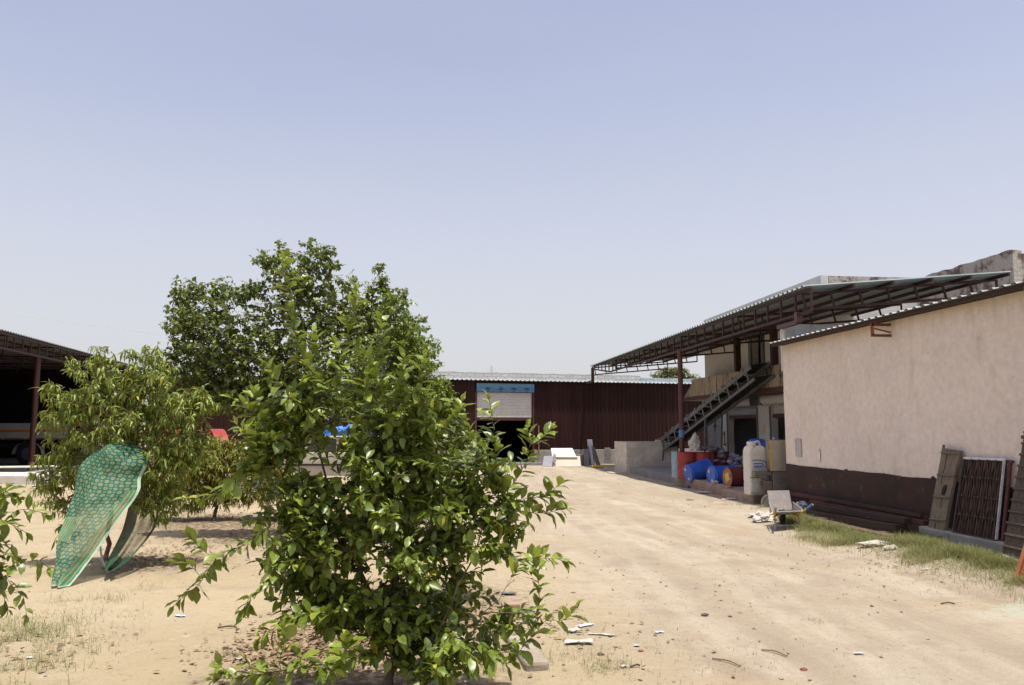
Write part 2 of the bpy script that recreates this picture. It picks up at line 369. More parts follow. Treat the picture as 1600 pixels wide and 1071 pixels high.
# ------------------------------------------------------------------ ground
def ground_mat():
    m, t, bs, out = nt('sandy_ground')
    g = node(t, 'NewGeometry'); P = g.outputs['Position']
    sep = node(t, 'SeparateXYZ'); t.links.new(P, sep.inputs[0])
    big = noisef(t, P, .28, 6, .55); med = noisef(t, P, 1.1, 8, .6); fine = noisef(t, P, 9, 8, .7); grit = noisef(t, P, 55, 4, .7)
    sand = mixc(t, rampf(t, big, .35, .65), (.338, .266, .163), (.39, .315, .204))
    sand = mixc(t, rampf(t, med, .52, .75), sand, (.275, .212, .136))
    track = noisef(t, coords(t, (.95, .13, 1), 'pos', math.radians(4)), 1, 9, .68, .9)
    road = mixc(t, rampf(t, track, .36, .66), (.305, .25, .178), (.392, .334, .25))
    road = mixc(t, rampf(t, med, .5, .7), road, (.295, .235, .176))
    # the driveway: right of a wandering edge
    e = node(t, 'Math', operation='MULTIPLY_ADD'); t.links.new(big, e.inputs[0]); e.inputs[1].default_value = 3.2; t.links.new(sep.outputs[0], e.inputs[2])
    col = mixc(t, rampf(t, e.outputs[0], 2.3, 4.6), sand, road)
    col = mixc(t, rampf(t, noisef(t, P, 3.3, 8, .7), .56, .75), col, (.425, .365, .28))
    col = mixc(t, rampf(t, fine, .53, .75), col, mixc(t, .55, col, (.14, .10, .068)))
    col = mixc(t, rampf(t, grit, .62, .72), col, mixc(t, .6, col, (.11, .08, .055)))
    col = mixc(t, rampf(t, grit, .38, .28), col, mixc(t, .5, col, (.46, .41, .33)))
    g2 = noisef(t, P, 130, 3, .75); gm = rampf(t, noisef(t, P, .75, 6, .6), .36, .62)
    f4 = node(t, 'Math', operation='MULTIPLY'); t.links.new(rampf(t, g2, .53, .66), f4.inputs[0]); t.links.new(gm, f4.inputs[1])
    col = mixc(t, f4.outputs[0], col, mixc(t, .6, col, (.15, .105, .08)))
    f5 = node(t, 'Math', operation='MULTIPLY'); t.links.new(rampf(t, g2, .46, .36), f5.inputs[0]); t.links.new(gm, f5.inputs[1])
    col = mixc(t, f5.outputs[0], col, mixc(t, .5, col, (.52, .46, .38)))
    col = mixc(t, rampf(t, noisef(t, P, .55, 7, .6, .5), .55, .72), col, mixc(t, .55, col, (.33, .235, .135)))
    col = mixc(t, rampf(t, noisef(t, coords(t, (1, 1.4, 1), 'pos', .7), .9, 8, .66), .58, .74), col, mixc(t, .5, col, (.24, .17, .125)))
    trk = None
    for c, s, wv in ((2.1, .06, .15), (3.7, .055, .15), (2.9, .035, .2), (4.5, .03, .2), (5.2, -.01, .25), (6.6, -.03, .25), (4.0, .0, .3)):
        a = node(t, 'Math', operation='MULTIPLY_ADD'); t.links.new(sep.outputs[1], a.inputs[0]); a.inputs[1].default_value = -s; t.links.new(sep.outputs[0], a.inputs[2])
        w2 = node(t, 'Math', operation='MULTIPLY_ADD'); t.links.new(noisef(t, coords(t, (.2, .13, 1)), 1, 3), w2.inputs[0]); w2.inputs[1].default_value = 1.6; w2.inputs[2].default_value = -c-.8
        a2 = node(t, 'Math', operation='ADD'); t.links.new(a.outputs[0], a2.inputs[0]); t.links.new(w2.outputs[0], a2.inputs[1])
        a3 = node(t, 'Math', operation='ABSOLUTE'); t.links.new(a2.outputs[0], a3.inputs[0]); m_ = rampf(t, a3.outputs[0], .20, .09)
        if trk is None: trk = m_
        else:
            mx = node(t, 'Math', operation='MAXIMUM'); t.links.new(trk, mx.inputs[0]); t.links.new(m_, mx.inputs[1]); trk = mx.outputs[0]
    tf = node(t, 'Math', operation='MULTIPLY'); t.links.new(trk, tf.inputs[0]); t.links.new(rampf(t, med, .38, .6), tf.inputs[1])
    tf2 = node(t, 'Math', operation='MULTIPLY'); t.links.new(tf.outputs[0], tf2.inputs[0]); tf2.inputs[1].default_value = .45
    col = mixc(t, tf2.outputs[0], col, (.25, .195, .145))
    # leaf mould under the trees
    prev = None
    for (cx, cy, r) in ((-.5, 6.6, 1.5), (-4.2, 17.3, 1.9), (-3.6, 12.2, 1.1), (-2.4, 15.6, 2.6), (.0, 9.4, 1.4), (-4.6, 7.3, .9)):
        d = node(t, 'Vector' + 'Math', operation='DISTANCE'); t.links.new(P, d.inputs[0]); d.inputs[1].default_value = (cx, cy, 0)
        a = node(t, 'Math', operation='MULTIPLY_ADD'); t.links.new(med, a.inputs[0]); a.inputs[1].default_value = 1.6; t.links.new(d.outputs['Value'], a.inputs[2])
        f = rampf(t, a.outputs[0], r+.9, r*.55+.5)
        if prev is None: prev = f
        else:
            mx = node(t, 'Math', operation='MAXIMUM'); t.links.new(prev, mx.inputs[0]); t.links.new(f, mx.inputs[1]); prev = mx.outputs[0]
    f2 = node(t, 'Math', operation='MULTIPLY'); t.links.new(prev, f2.inputs[0]); t.links.new(rampf(t, fine, .38, .56), f2.inputs[1])
    col = mixc(t, f2.outputs[0], col, (.15, .105, .066))
    d = node(t, 'VectorMath', operation='DISTANCE'); mp = node(t, 'Mapping'); t.links.new(P, mp.inputs[0]); mp.inputs['Scale'].default_value = (1, 1.5, 0); t.links.new(mp.outputs[0], d.inputs[0]); d.inputs[1].default_value = (7.3, 12.0, 0)
    a = node(t, 'Math', operation='MULTIPLY_ADD'); t.links.new(med, a.inputs[0]); a.inputs[1].default_value = 2.4; t.links.new(d.outputs['Value'], a.inputs[2])
    f3 = node(t, 'Math', operation='MULTIPLY'); t.links.new(rampf(t, a.outputs[0], 2.75, 2.4), f3.inputs[0]); t.links.new(rampf(t, noisef(t, P, 4.5, 8, .7), .66, .44), f3.inputs[1])
    col = mixc(t, f3.outputs[0], col, (.36, .36, .275))
    t.links.new(col, bs.inputs['Base Color']); bs.inputs['Roughness'].default_value = .95; bs.inputs['Specular IOR Level'].default_value = .15
    bt = bump(t, bs, tf.outputs[0], -.5, .05)
    b0 = bump(t, bs, noisef(t, P, 1.8, 6, .6), .5, .10, bt)
    b1 = bump(t, bs, noisef(t, P, 7, 10, .72), .75, .06, b0)
    bump(t, bs, grit, .35, .012, b1)
    return m
def axis(lo, hi, step, far):
    a = list(np.arange(lo, hi, step)); d = step
    l = [lo]; h = [a[-1]]
    while l[-1] > -far: d *= 1.35; l.append(l[-1]-d)
    d = step
    while h[-1] < far: d *= 1.35; h.append(h[-1]+d)
    return l[:0:-1]+a+h[1:]
xs = axis(-18, 16, .13, 2500); ys = axis(3, 48, .13, 2500)
nx, ny = len(xs), len(ys)
vs = np.zeros((ny, nx, 3)); vs[..., 0] = np.array(xs)[None]; vs[..., 1] = np.array(ys)[:, None]
for j in range(ny):
    for i in range(nx):
        if -40 < xs[i] < 40 and -20 < ys[j] < 70: vs[j, i, 2] = gh(xs[i], ys[j]) + .007*mnoise.noise(V((xs[i]*4, ys[j]*4, 1)))
idx = np.arange(nx*ny).reshape(ny, nx)
q = np.stack([idx[:-1, :-1], idx[:-1, 1:], idx[1:, 1:], idx[1:, :-1]], -1).reshape(-1, 4)
def np_mesh(name, verts, quads, mt, smooth=True, age=None, parent=None, kind=None):
    me = bpy.data.meshes.new(name); verts = np.ascontiguousarray(verts, dtype=np.float32).reshape(-1, 3)
    quads = np.ascontiguousarray(quads, dtype=np.int32)
    me.vertices.add(len(verts)); me.vertices.foreach_set('co', verts.ravel())
    k = quads.shape[1]
    me.loops.add(quads.size); me.loops.foreach_set('vertex_index', quads.ravel())
    me.polygons.add(len(quads)); me.polygons.foreach_set('loop_start', np.arange(0, quads.size, k, dtype=np.int32))
    me.polygons.foreach_set('use_smooth', np.full(len(quads), smooth))
    me.materials.append(mt)
    if age is not None:
        a = me.attributes.new('age', 'FLOAT', 'POINT'); a.data.foreach_set('value', np.ascontiguousarray(age, dtype=np.float32))
    me.update(); me.validate()
    o = bpy.data.objects.new(name, me); C.objects.link(o)
    if parent is not None: o.parent = parent
    if kind: o['kind'] = kind
    return o
np_mesh('ground', vs, q, ground_mat(), kind='structure')
# ------------------------------------------------------------------ near storehouse (right)
XW = 8.5; Y0, Y1 = 4.5, 18.24; ZE = 3.93
t = thing('storehouse', 'cream plastered storehouse with maroon base band filling the right of the yard', 'building', (XW, 12, 0))
def ragged_wall(x, ylo, yhi, zlo, zhi, n, amp):  # wall face with a slightly uneven plaster surface
    b = B(); ny_, nz = n; vs_ = []
    for j in range(nz+1):
        for i in range(ny_+1):
            y = ylo+(yhi-ylo)*i/ny_; z = zlo+(zhi-zlo)*j/nz
            vs_.append((x-amp*mnoise.noise(V((y*1.3, z*1.3, 2)))-amp*.5*mnoise.noise(V((y*4, z*4, 7))), y, z))
    fs = [(j*(ny_+1)+i, (j+1)*(ny_+1)+i, (j+1)*(ny_+1)+i+1, j*(ny_+1)+i+1) for j in range(nz) for i in range(ny_)]
    b.add(vs_, fs); return b
b = ragged_wall(XW, Y0, Y1, -.1, ZE-.02, (130, 40), .018)
b.box((XW+.03, Y0, -.1), (15, Y1-.01, ZE-.05))
b.add([(XW-.002, Y1, -.1), (XW+.3, Y1+.002, -.1), (XW+.3, Y1+.002, ZE), (XW-.002, Y1, ZE)], [(0, 1, 2, 3)])
b.build('wall', MT['plaster'], t, smooth=50)
b = B(); n = 500; vs_ = []; fs = []
for i in range(n+1):
    y = Y0+(Y1-.02-Y0)*i/n
    top = 1.085+.018*mnoise.noise(V((y*1.3, 0, 9)))+.10*max(0, mnoise.noise(V((y*5, 0, 4)))-.3)+.012*mnoise.noise(V((y*22, 0, 2)))
    x = XW-.03
    vs_ += [(x, y, -.1), (x-.006*mnoise.noise(V((y*2, 1, 1))), y, .5), (x, y, top), (XW+.02, y, top)]
for i in range(n):
    a, c = 4*i, 4*i+4; fs += [(a, a+1, c+1, c), (a+1, a+2, c+2, c+1), (a+2, a+3, c+3, c+2)]
e = 4*n; fs.append((e, e+3, e+2, e+1)); b.add(vs_, fs); b.build('base_band', MT['dado'], t, smooth=50)
b = B(); p = WX(1247, 700, XW-.03); b.box((XW-.035, p.y-.14, p.z-.2), (XW-.015, p.y+.14, p.z+.2)); b.build('meter_plate', MT['greypanel'], t)
b = B(); p = WX(1279, 712, XW-.025); b.lathe([(.01, 0), (.11, .0), (.12, .01), (.1, .012)], 14, Matrix.Translation((XW-.019, p.y, p.z)) @ Matrix.Rotation(-PI/2, 4, 'Y') @ Matrix.Diagonal((1.2, .6, .3, 1)))
b.build('plaster_repair', MT['repair'], t)
for (yy, ln) in ((7.0, .45), (9.85, .45), (13.75, .38)):
    b = B(); z0, z1 = ZE-.08, ZE-.30
    b.bar((XW-ln, yy, z0-.02), (XW+.02, yy, z0-.02), .045); b.bar((XW-ln+.01, yy, z1), (XW+.02, yy, z1), .045)
    b.bar((XW-ln+.03, yy, z1), (XW-ln+.03, yy, z0), .045); b.bar((XW-ln+.03, yy, z0-.08), (XW, yy, z0-.16), .022)
    b.build('eave_bracket', MT['rust'], t)
b = B(); b.corr((XW-.31, 4.3, ZE+.02), (0, Y1+.08-4.3, 0), (7.1, 0, .36), .23, .030, nrm=(0, 0, 1))
b.build('roof_sheet', MT['roofdull'], t)
b = B(); b.bar((XW-.22, 4.4, ZE-.02), (XW-.22, Y1+.05, ZE-.02), .05, .07); b.bar((XW-.02, 4.4, ZE), (XW-.02, Y1+.03, ZE), .05, .06); b.build('eave_purlin', MT['beam'], t)
b = B(); b.box((8.62, 18.35, 3.3), (10.6, 18.62, 4.45)); b.build('end_parapet', MT['white'], t, bevel=.03)
b = B(); b.box((8.85, 18.29, 4.16), (9.2, 18.348, 4.30)); b.bar((8.9, 18.28, 4.2), (9.15, 18.28, 4.2), .03); b.build('fuse_box', MT['capgrey'], t, bevel=.01)
# plinth block below the grille
b = B(); b.box((8.10, 8.6, -.05), (8.45, 12.6, .335)); put(b.build('plinth_block', MT['conc'], bevel=.03), 'long grey concrete plinth block under the leaning iron grille', 'plinth')

# ------------------------------------------------------------------ lean-to canopy on steel trusses
ZC = 5.08; XC = 8.5; YA, YB = 16.7, 40.3; XR = 13.45; SL = .088
t = thing('canopy', 'long sheet metal canopy on maroon trusses and posts in front of the two storey block', 'canopy', (XC, 26, 0))
b = B(); b.corr((XC-.12, YA, ZC), (0, YB-YA, 0), (XR-XC+.12, 0, (XR-XC)*SL), .24, .045, nrm=(0, 0, 1)); b.build('roof_sheet', MT['bluesheet'], t)
def truss(a, bpt, dz, n, w=.055, taper=0, slant=0.0, wv=.045):
    b = B(); a, bpt = V(a), V(bpt); d = bpt-a
    lo = lambda f: a+d*f-V((0, 0, dz*(1 if f < 1-taper or taper == 0 else max(.15, (1-f)/taper))))
    b.bar(a, bpt, w, w*1.15)
    if taper: b.bar(lo(0), lo(1-taper), w, w*1.15); b.bar(lo(1-taper), lo(1), w, w*1.15)
    else: b.bar(lo(0), lo(1), w, w*1.15)
    for k in range(n+1):
        f = k/n; f2 = min(1, max(0, f+slant)); b.bar(a+d*f, lo(f2), wv)
    return b
truss((XC, YA, ZC-.06), (XC, YB, ZC-.06), .5, 31, taper=.17).build('eave_truss', MT['maroonshade'], t)
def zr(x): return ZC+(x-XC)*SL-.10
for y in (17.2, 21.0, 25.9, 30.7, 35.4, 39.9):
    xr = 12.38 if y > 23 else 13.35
    truss((XC+.03, y, zr(XC)), (xr, y, zr(xr)), .36, 7, .05, wv=.04, slant=.02).build('cross_truss', MT['maroonshade'], t)
for x in np.linspace(XC+.95, XR-.25, 5):
    b = B(); b.bar((x, YA-.12, zr(x)+.035), (x, YB if x < 12.3 else 23.4, zr(x)+.035), .05, .08); b.build('purlin', MT['maroonshade'], t)
p = G(1051, 745, .3)
b = B(); b.tube([(XC, 26.0, .25), (XC, 26.0, ZC-.5)], .085, 14); post = b.build('post', MT['maroon'], t, smooth=40)
b = B(); b.tube([(XC-.005, 26.0, 1.62), (XC-.005, 26.0, 1.86)], .091, 14); b.build('blue_band', MT['bluegrip'], post, smooth=40)
b = B(); b.lathe([(.10, 0), (.10, .05)], 14, Matrix.Translation((XC, 26, 2.12))); b.bar((XC-.14, 26, 2.14), (XC+.14, 26, 2.14), .02); b.build('clamp', MT['maroon'], post)
b = B(); b.bar((XC, YB-.1, ZC-.1), (XC, YB-.1, 4.25), .14); b.bar((XC, YB-.1, 4.3), (XC, 42.1, 4.3), .12); b.build('post', MT['maroon'], t)  # level girder from this stub to the warehouse added as its support
b = B(); b.bar((XC, 17.35, ZC-.5), (XC, 17.35, 4.35), .14); b.bar((XC, 17.35, 4.36), (XC, 18.4, 4.36), .1); b.bar((XC, 18.42, 4.38), (XC+.2, 18.42, 4.38), .1); b.build('post', MT['maroon'], t)

# ------------------------------------------------------------------ two storey block behind the canopy
XF = 12.4; YN, YF = 23.7, 34.45; ZT = 6.75
t = thing('two_storey_block', 'whitewashed two storey block with roller shutters and a stained balcony under the canopy', 'building', (XF, 29, 0))
b = B(); th = .25
def seg(y0, y1, z0, z1): b.box((XF, y0, z0), (XF+th, y1, z1))
seg(23.7, 24.6, 0, 3.2); seg(27.72, 28.95, 0, 3.2); seg(31.88, 32.72, 0, 3.2); seg(24.6, 27.72, 3.02, 3.2); seg(28.95, 31.88, 3.02, 3.2); seg(32.72, 34.45, 2.75, 3.2)
seg(YN, 28.3, 3.2, ZT); seg(29.2, YF, 3.2, ZT); seg(28.3, 29.2, 5.6, ZT)
b.box((XF+th, YN, 0), (20, YN+.25, ZT-.35)); b.box((XF+th, YF-.25, 0), (20, YF, ZT-.35))
b.build('wall', MT['white'], t)
b = B(); b.box((XF+th, YN+.25, 3.15), (19.9, YF-.25, 3.3)); b.box((XF+th, YN+.25, ZT-.7), (19.9, YF-.25, ZT-.55)); b.build('floor_slab', MT['conc'], t)
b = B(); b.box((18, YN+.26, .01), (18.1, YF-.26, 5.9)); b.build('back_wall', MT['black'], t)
b = B(); b.box((XF+th+.01, YN-.02, ZT-.62), (15.68, YN+.22, ZT-.02)); b.build('parapet', MT['oldwall'], t)
b = B(); b.box((11.36, 24.2, 3.11), (XF-.005, 34.4, 3.26)); b.build('balcony_slab', MT['maroon'], t)
b = B()
b.box((11.4, 28.15, 3.26), (11.56, 33.4, 4.0)); b.add([(11.4, 33.4, 3.26), (11.56, 33.4, 3.26), (11.56, 33.4, 3.8), (11.4, 33.4, 3.8), (11.4, 34.35, 3.26), (11.56, 34.35, 3.26), (11.56, 34.35, 3.31), (11.4, 34.35, 3.31)], [(0, 1, 2, 3), (4, 7, 6, 5), (0, 3, 7, 4), (3, 2, 6, 7), (1, 5, 6, 2)])
b.box((11.4, 23.8, 3.26), (11.56, 26.75, 3.99)); b.box((11.35, 26.5, 3.20), (11.52, 27.4, 3.38))
b.build('balcony_parapet', MT['stain'], t, bevel=.015)
for y in (28.4, 25.25):
    b = B(); b.bar((11.48, y, 4.0), (11.48, y, zr(11.48)+.02), .2); b.build('balcony_post', MT['maroonshade'], t)
b = B(); b.box((XF-.06, 29.2, 3.3), (XF-.002, 29.45, 5.65)); b.box((XF-.06, 28.05, 3.3), (XF-.002, 28.3, 5.65)); b.box((XF-.06, 28.05, 5.65), (XF-.002, 29.45, 5.85)); b.build('upper_door_frame', MT['steelgrey'], t)
def rolled(y0, y1, zb, name_mat, x=XF):
    b = B(); n = int((3.02-zb)/.085)
    pr = []
    for k in range(n+1):
        z = zb+k*(3.02-zb)/n
        for dz, dx in ((0, 0), (.03, -.022), (.06, -.022)):
            if z+dz < 3.02: pr.append((x+.12+dx, z+dz))
    vs_ = [(px_, y, z_) for (px_, z_) in pr for y in (y0, y1)]
    b.add(vs_, [(2*i, 2*i+1, 2*i+3, 2*i+2) for i in range(len(pr)-1)]); s = b.build('roller_shutter', name_mat, t, smooth=30)
    b = B(); b.box((x+.06, y0, zb-.12), (x+.16, y1, zb+.01)); b.build('bottom_rail', MT['maroon'], s)
    b = B(); b.tube([(x-.16, y0-.12, 2.93), (x-.16, y1+.12, 2.93)], .19, 16); b.build('roll_drum', MT['shutter'], s, smooth=40)
    b = B(); b.box((x-.34, y0-.2, 2.75), (x-.005, y0-.13, 3.06)); b.box((x-.34, y1+.13, 2.75), (x-.005, y1+.2, 3.06)); build_each(b, 'drum_bracket', MT['steelgrey'], s)
    b = B(); b.box((x-.03, y0-.1, .3), (x-.002, y0, 2.7)); b.box((x-.03, y1, .3), (x-.002, y1+.1, 2.7)); build_each(b, 'guide_rail', MT['steelgrey'], s)
rolled(28.95, 31.88, 2.42, MT['shutgrey']); rolled(24.6, 27.72, 2.42, MT['shutter'])
b = B(); b.corr((XF+.05, 32.74, .3), (0, 1.68, 0), (0, 0, 2.43), .2, .02, nrm=(-1, 0, 0)); d = b.build('sheet_door', MT['tin'], t)
b = B(); b.box((XF+.01, 33.4, 1.75), (XF+.025, 33.52, 2.25)); b.box((XF+.01, 33.25, 1.95), (XF+.025, 33.67, 2.05)); b.build('door_latch', MT['steelgrey'], d)
b = B(); p = WX(1131.5, 684, XF); y = 32.28; z = p.z   # the painted figure 1
b.box((XF-.006, y-.055, z-.26), (XF-.001, y+.055, z+.26)); b.box((XF-.006, y-.14, z-.33), (XF-.001, y+.14, z-.262)); b.add([(XF-.006, y+.056, z+.26), (XF-.006, y+.16, z+.14), (XF-.006, y+.16, z+.07), (XF-.006, y+.056, z+.14)], [(0, 3, 2, 1)])
b.build('painted_number', MT['inkblack'], t)
b = B(); p = WX(1194, 671, XF); b.box((XF-.012, p.y-.07, p.z-.16), (XF-.003, p.y+.07, p.z+.16)); b.build('yellow_notice', MT['yellow'], t)
# second block with the tall old parapet
t = thing('rear_block', 'old flaking masonry block with a tall stepped parapet rising above the canopy', 'building', (15.7, 21, 0))
b = B(); b.box((15.7, 19.55, 0), (22, 23.66, 6.2)); b.build('wall', MT['white'], t)
n = 30; vs_ = []; fs = []
b = B()
for i in range(n+1):
    y = 19.53+(23.68-19.53)*i/n; zt = 6.72+.05*mnoise.noise(V((y*2.2, 3, 1)))
    vs_ += [(15.68, y, 5.5), (15.68, y, zt), (15.95, y, zt-.02), (15.95, y, 5.5)]
for i in range(n):
    a, c = 4*i, 4*i+4; fs += [(a, a+1, c+1, c), (a+1, a+2, c+2, c+1), (a+2, a+3, c+3, c+2)]
fs += [(0, 3, 2, 1), (4*n, 4*n+1, 4*n+2, 4*n+3)]; b.add(vs_, fs); b.box((15.96, 19.53, 5.5), (22, 19.8, 6.62)); b.build('parapet', MT['oldwall'], t)

# ------------------------------------------------------------------ raised platform with its low front wall
t = thing('platform', 'low brick fronted concrete platform carrying the drums under the canopy', 'platform', (9, 27, 0))
b = B(); b.box((8.62, 18.3, -.1), (XF-.01, 33.4, .29)); b.build('floor', MT['floor'], t)
b = B(); b.box((8.48, 21.9, -.1), (8.618, 27.0, .30)); b.build('front_wall', MT['brickred'], t, bevel=.02)
b = B(); b.box((8.2, 19.6, -.1), (8.616, 21.7, .26)); b.build('brick_step', MT['brickred'], t, bevel=.04)

# ------------------------------------------------------------------ big maroon warehouse at the end of the yard
WA = V((.4, 40.4, 0)); AD = math.atan2(1.91, 9.6); WU = V((math.cos(AD), math.sin(AD), 0)); WN = V((math.sin(AD), -math.cos(AD), 0))
WMx = Matrix.Translation(WA) @ Matrix.Rotation(AD, 4, 'Z')    # local x along the front, local -y towards the yard
def wl(px, py):   # front plane hit -> local x, z
    d = ray(px, py); tt = (WA-V((0, 0, EYE))).dot(WN)/d.dot(WN); p = V((0, 0, EYE))+d*tt
    return (p-WA).dot(WU), p.z
gx0 = wl(745, 660)[0]; gx1 = wl(831.5, 660)[0]; ZW = 4.33
t = thing('warehouse', 'long maroon corrugated warehouse with an open roller gate closing the yard', 'building', tuple(WA), AD)
L0, L1 = -13.2, 17.5
b = B()
for a, c, z0, z1 in ((L0, gx0, .78, ZW), (gx1, L1, .78, ZW), (gx0, gx1, 4.22, ZW)):
    b.corr(WMx @ V((a, 0, z0)), WU*(c-a), (0, 0, z1-z0), .24, .03, nrm=tuple(WN))
b.build('wall', MT['maroonwall'], t)
b = B(); b.box((L0, -.05, -.1), (gx0-.02, .25, .775), M=WMx); b.box((gx1+.02, -.05, -.1), (L1, .25, .775), M=WMx); b.build('plinth', MT['conc'], t, bevel=.02)
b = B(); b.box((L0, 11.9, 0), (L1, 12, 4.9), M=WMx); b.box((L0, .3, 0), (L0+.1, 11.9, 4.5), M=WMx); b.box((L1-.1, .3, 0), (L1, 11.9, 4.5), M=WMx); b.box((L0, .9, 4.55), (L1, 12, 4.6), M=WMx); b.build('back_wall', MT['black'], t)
b = B(); b.box((gx0-.4, -.5, -.1), (gx1+.4, 11.8, .13), M=WMx); b.build('floor', MT['floor'], t)
b = B(); b.corr(WMx @ V((L0, -.28, ZW+.02)), WU*(L1-L0), (WMx.to_3x3() @ V((0, 1.2, .12))), .24, .04, nrm=(0, 0, 1)); b.build('eave_sheet', MT['galv'], t)
xm = wl(1008, 590)[0]
def para(x0, x1, z1, name_mat):
    b = B(); n = int((x1-x0)/.22); vs_ = []; fs = []
    for i in range(n+1):
        x = x0+(x1-x0)*i/n; z = z1+.022*(1 if (i*7919) % 5 < 2 else 0)+.02*mnoise.noise(V((x*.7, 0, 0)))
        vs_ += [WMx @ V((x, .55, 4.2)), WMx @ V((x, .55, z)), WMx @ V((x, .8, z)), WMx @ V((x, .8, 4.2))]
    for i in range(n):
        a, c = 4*i, 4*i+4; fs += [(a, c, c+1, a+1), (a+1, c+1, c+2, a+2), (a+2, c+2, c+3, a+3)]
    fs += [(0, 1, 2, 3), (4*n, 4*n+3, 4*n+2, 4*n+1)]; b.add(vs_, fs); return b.build('brick_parapet', name_mat, t)
para(L0, xm-.01, 4.80, MT['brickgrey']); para(xm+.01, L1, 4.68, MT['brickblue'])
zb = wl(790, 653)[1]; zs = wl(790, 613)[1]
b = B(); n = int((zs-zb)/.075); pr = []
for k in range(n):
    z = zb+k*(zs-zb)/n; pr += [(.06, z), (.035, z+.028), (.035, z+.05)]
vs_ = [WMx @ V((x, y, z)) for (y, z) in pr for x in (gx0+.02, gx1-.02)]
b.add(vs_, [(2*i, 2*i+1, 2*i+3, 2*i+2) for i in range(len(pr)-1)]); s = b.build('roller_shutter', MT['shutter'], t, smooth=30)
b = B(); b.box((gx0+.02, .0, zb-.14), (gx1-.02, .1, zb), M=WMx); b.build('bottom_rail', MT['maroon'], s)
b = B(); b.box((gx0-.04, -.12, zs), (gx1+.08, -.06, ZW-.13), M=WMx); s = b.build('signboard', MT['sign'], t)
zm = zs+(ZW-.13-zs)*.62
b = B(); b.box((gx0-.04, -.125, zm), (gx1+.08, -.121, ZW-.15), M=WMx); b.build('eave_shadow', MT['signshade'], s)  # painted strip standing for the shadow of the eave
W = gx1-gx0+.12
for k in range(4):
    cx = gx0-.04+W*(.19+.225*k); b = B(); vs_ = []; n = 20; zc = zs+.10
    for i in range(n+1):
        a = PI*i/n
        for r in (.085, .125): vs_.append(WMx @ V((cx+r*math.cos(a), -.126, zc+r*math.sin(a))))
    b.add(vs_, [(2*i, 2*i+1, 2*i+3, 2*i+2) for i in range(n)])
    b.build('arch_emblem', MT['ink'], s); b = B()
    b.box((cx-.045, -.128, zc), (cx+.045, -.1215, zc+.05), M=WMx); b.box((cx-.02, -.128, zc+.051), (cx+.02, -.1215, zc+.07), M=WMx)
    for dx in (-.26, -.2, -.15, .15, .2, .27): b.box((cx+dx-.02, -.127, zc+.02), (cx+dx+.02, -.1215, zc+.035), M=WMx)
    b.box((cx+.32, -.127, zc-.05), (cx+.35, -.1215, zc-.02), M=WMx); b.box((cx-.06, -.127, zs+.03), (cx+.06, -.1215, zs+.05), M=WMx)
    build_each(b, 'sign_print', MT['ink'], s)
b = B(); b.box((gx0-.1, -.05, .1), (gx0-.01, .1, zs), M=WMx); b.box((gx1+.01, -.05, .1), (gx1+.1, .1, zs), M=WMx); build_each(b, 'gate_jamb', MT['maroon'], t)
b = B(); b.bar(WMx @ V((gx1+.32, -.12, .5)), WMx @ V((gx1+.32, -.12, 2.05)), .05); b.build('pipe_guide', MT['lid'], t)

# ------------------------------------------------------------------ open shed at the left
t = thing('open_shed', 'open sided truck shed with a low sheet roof on maroon posts at the left', 'shed', (-14.3, 32, 0))
SA, SB = G(3, 517, 5.5), G(193, 568, 5.5); SD = (SB-SA).normalized(); SN = V((SD.y, -SD.x, 0))  # SN points into the yard
S0 = SA-SD*.5; S1 = SB+SD*5
b = B(); b.corr(S0+SN*.05, (S1-S0), -SN*15+V((0, 0, -.25)), .24, .045, nrm=(0, 0, 1)); b.build('roof_sheet', MT['shedshade'], t)
truss(S0+V((0, 0, -.09)), S1+V((0, 0, -.09)), .55, 26, .065).build('eave_truss', MT['maroonshade'], t)
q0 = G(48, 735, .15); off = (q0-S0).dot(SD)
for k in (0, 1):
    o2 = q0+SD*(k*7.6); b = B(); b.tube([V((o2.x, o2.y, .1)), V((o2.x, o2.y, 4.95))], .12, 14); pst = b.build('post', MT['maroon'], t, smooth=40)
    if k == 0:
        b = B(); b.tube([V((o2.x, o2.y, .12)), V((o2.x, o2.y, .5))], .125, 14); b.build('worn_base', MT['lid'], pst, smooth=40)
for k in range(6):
    a = S0+SD*(1+k*4.6); b = truss(a+V((0, 0, -.12)), a-SN*14+V((0, 0, -.3)), .5, 14, .05); b.build('cross_truss', MT['maroonshade'], t)
for k in range(5):
    b = B(); a = S0-SN*(1.2+2.6*k)+V((0, 0, -.06-.045*k)); b.bar(a, a+(S1-S0), .05, .08); b.build('purlin', MT['maroonshade'], t)
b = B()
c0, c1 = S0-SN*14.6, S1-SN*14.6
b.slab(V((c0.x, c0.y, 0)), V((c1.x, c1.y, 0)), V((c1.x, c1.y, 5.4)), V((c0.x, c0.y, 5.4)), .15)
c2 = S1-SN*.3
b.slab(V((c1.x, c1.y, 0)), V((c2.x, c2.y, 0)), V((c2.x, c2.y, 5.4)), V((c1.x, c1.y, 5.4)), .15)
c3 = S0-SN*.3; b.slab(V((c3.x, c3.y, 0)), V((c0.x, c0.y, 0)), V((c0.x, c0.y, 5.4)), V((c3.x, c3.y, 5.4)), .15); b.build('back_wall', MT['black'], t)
ka = V((-13.15, 29.2, 0)); 
b = B(); b.slab(S0-SN*14+V((0, 0, .14-5.5)), S0+SN*.2+V((0, 0, .14-5.5)), S1+SN*.2+V((0, 0, .14-5.5)), S1-SN*14+V((0, 0, .14-5.5)), .45); b.build('floor', MT['floor'], t)
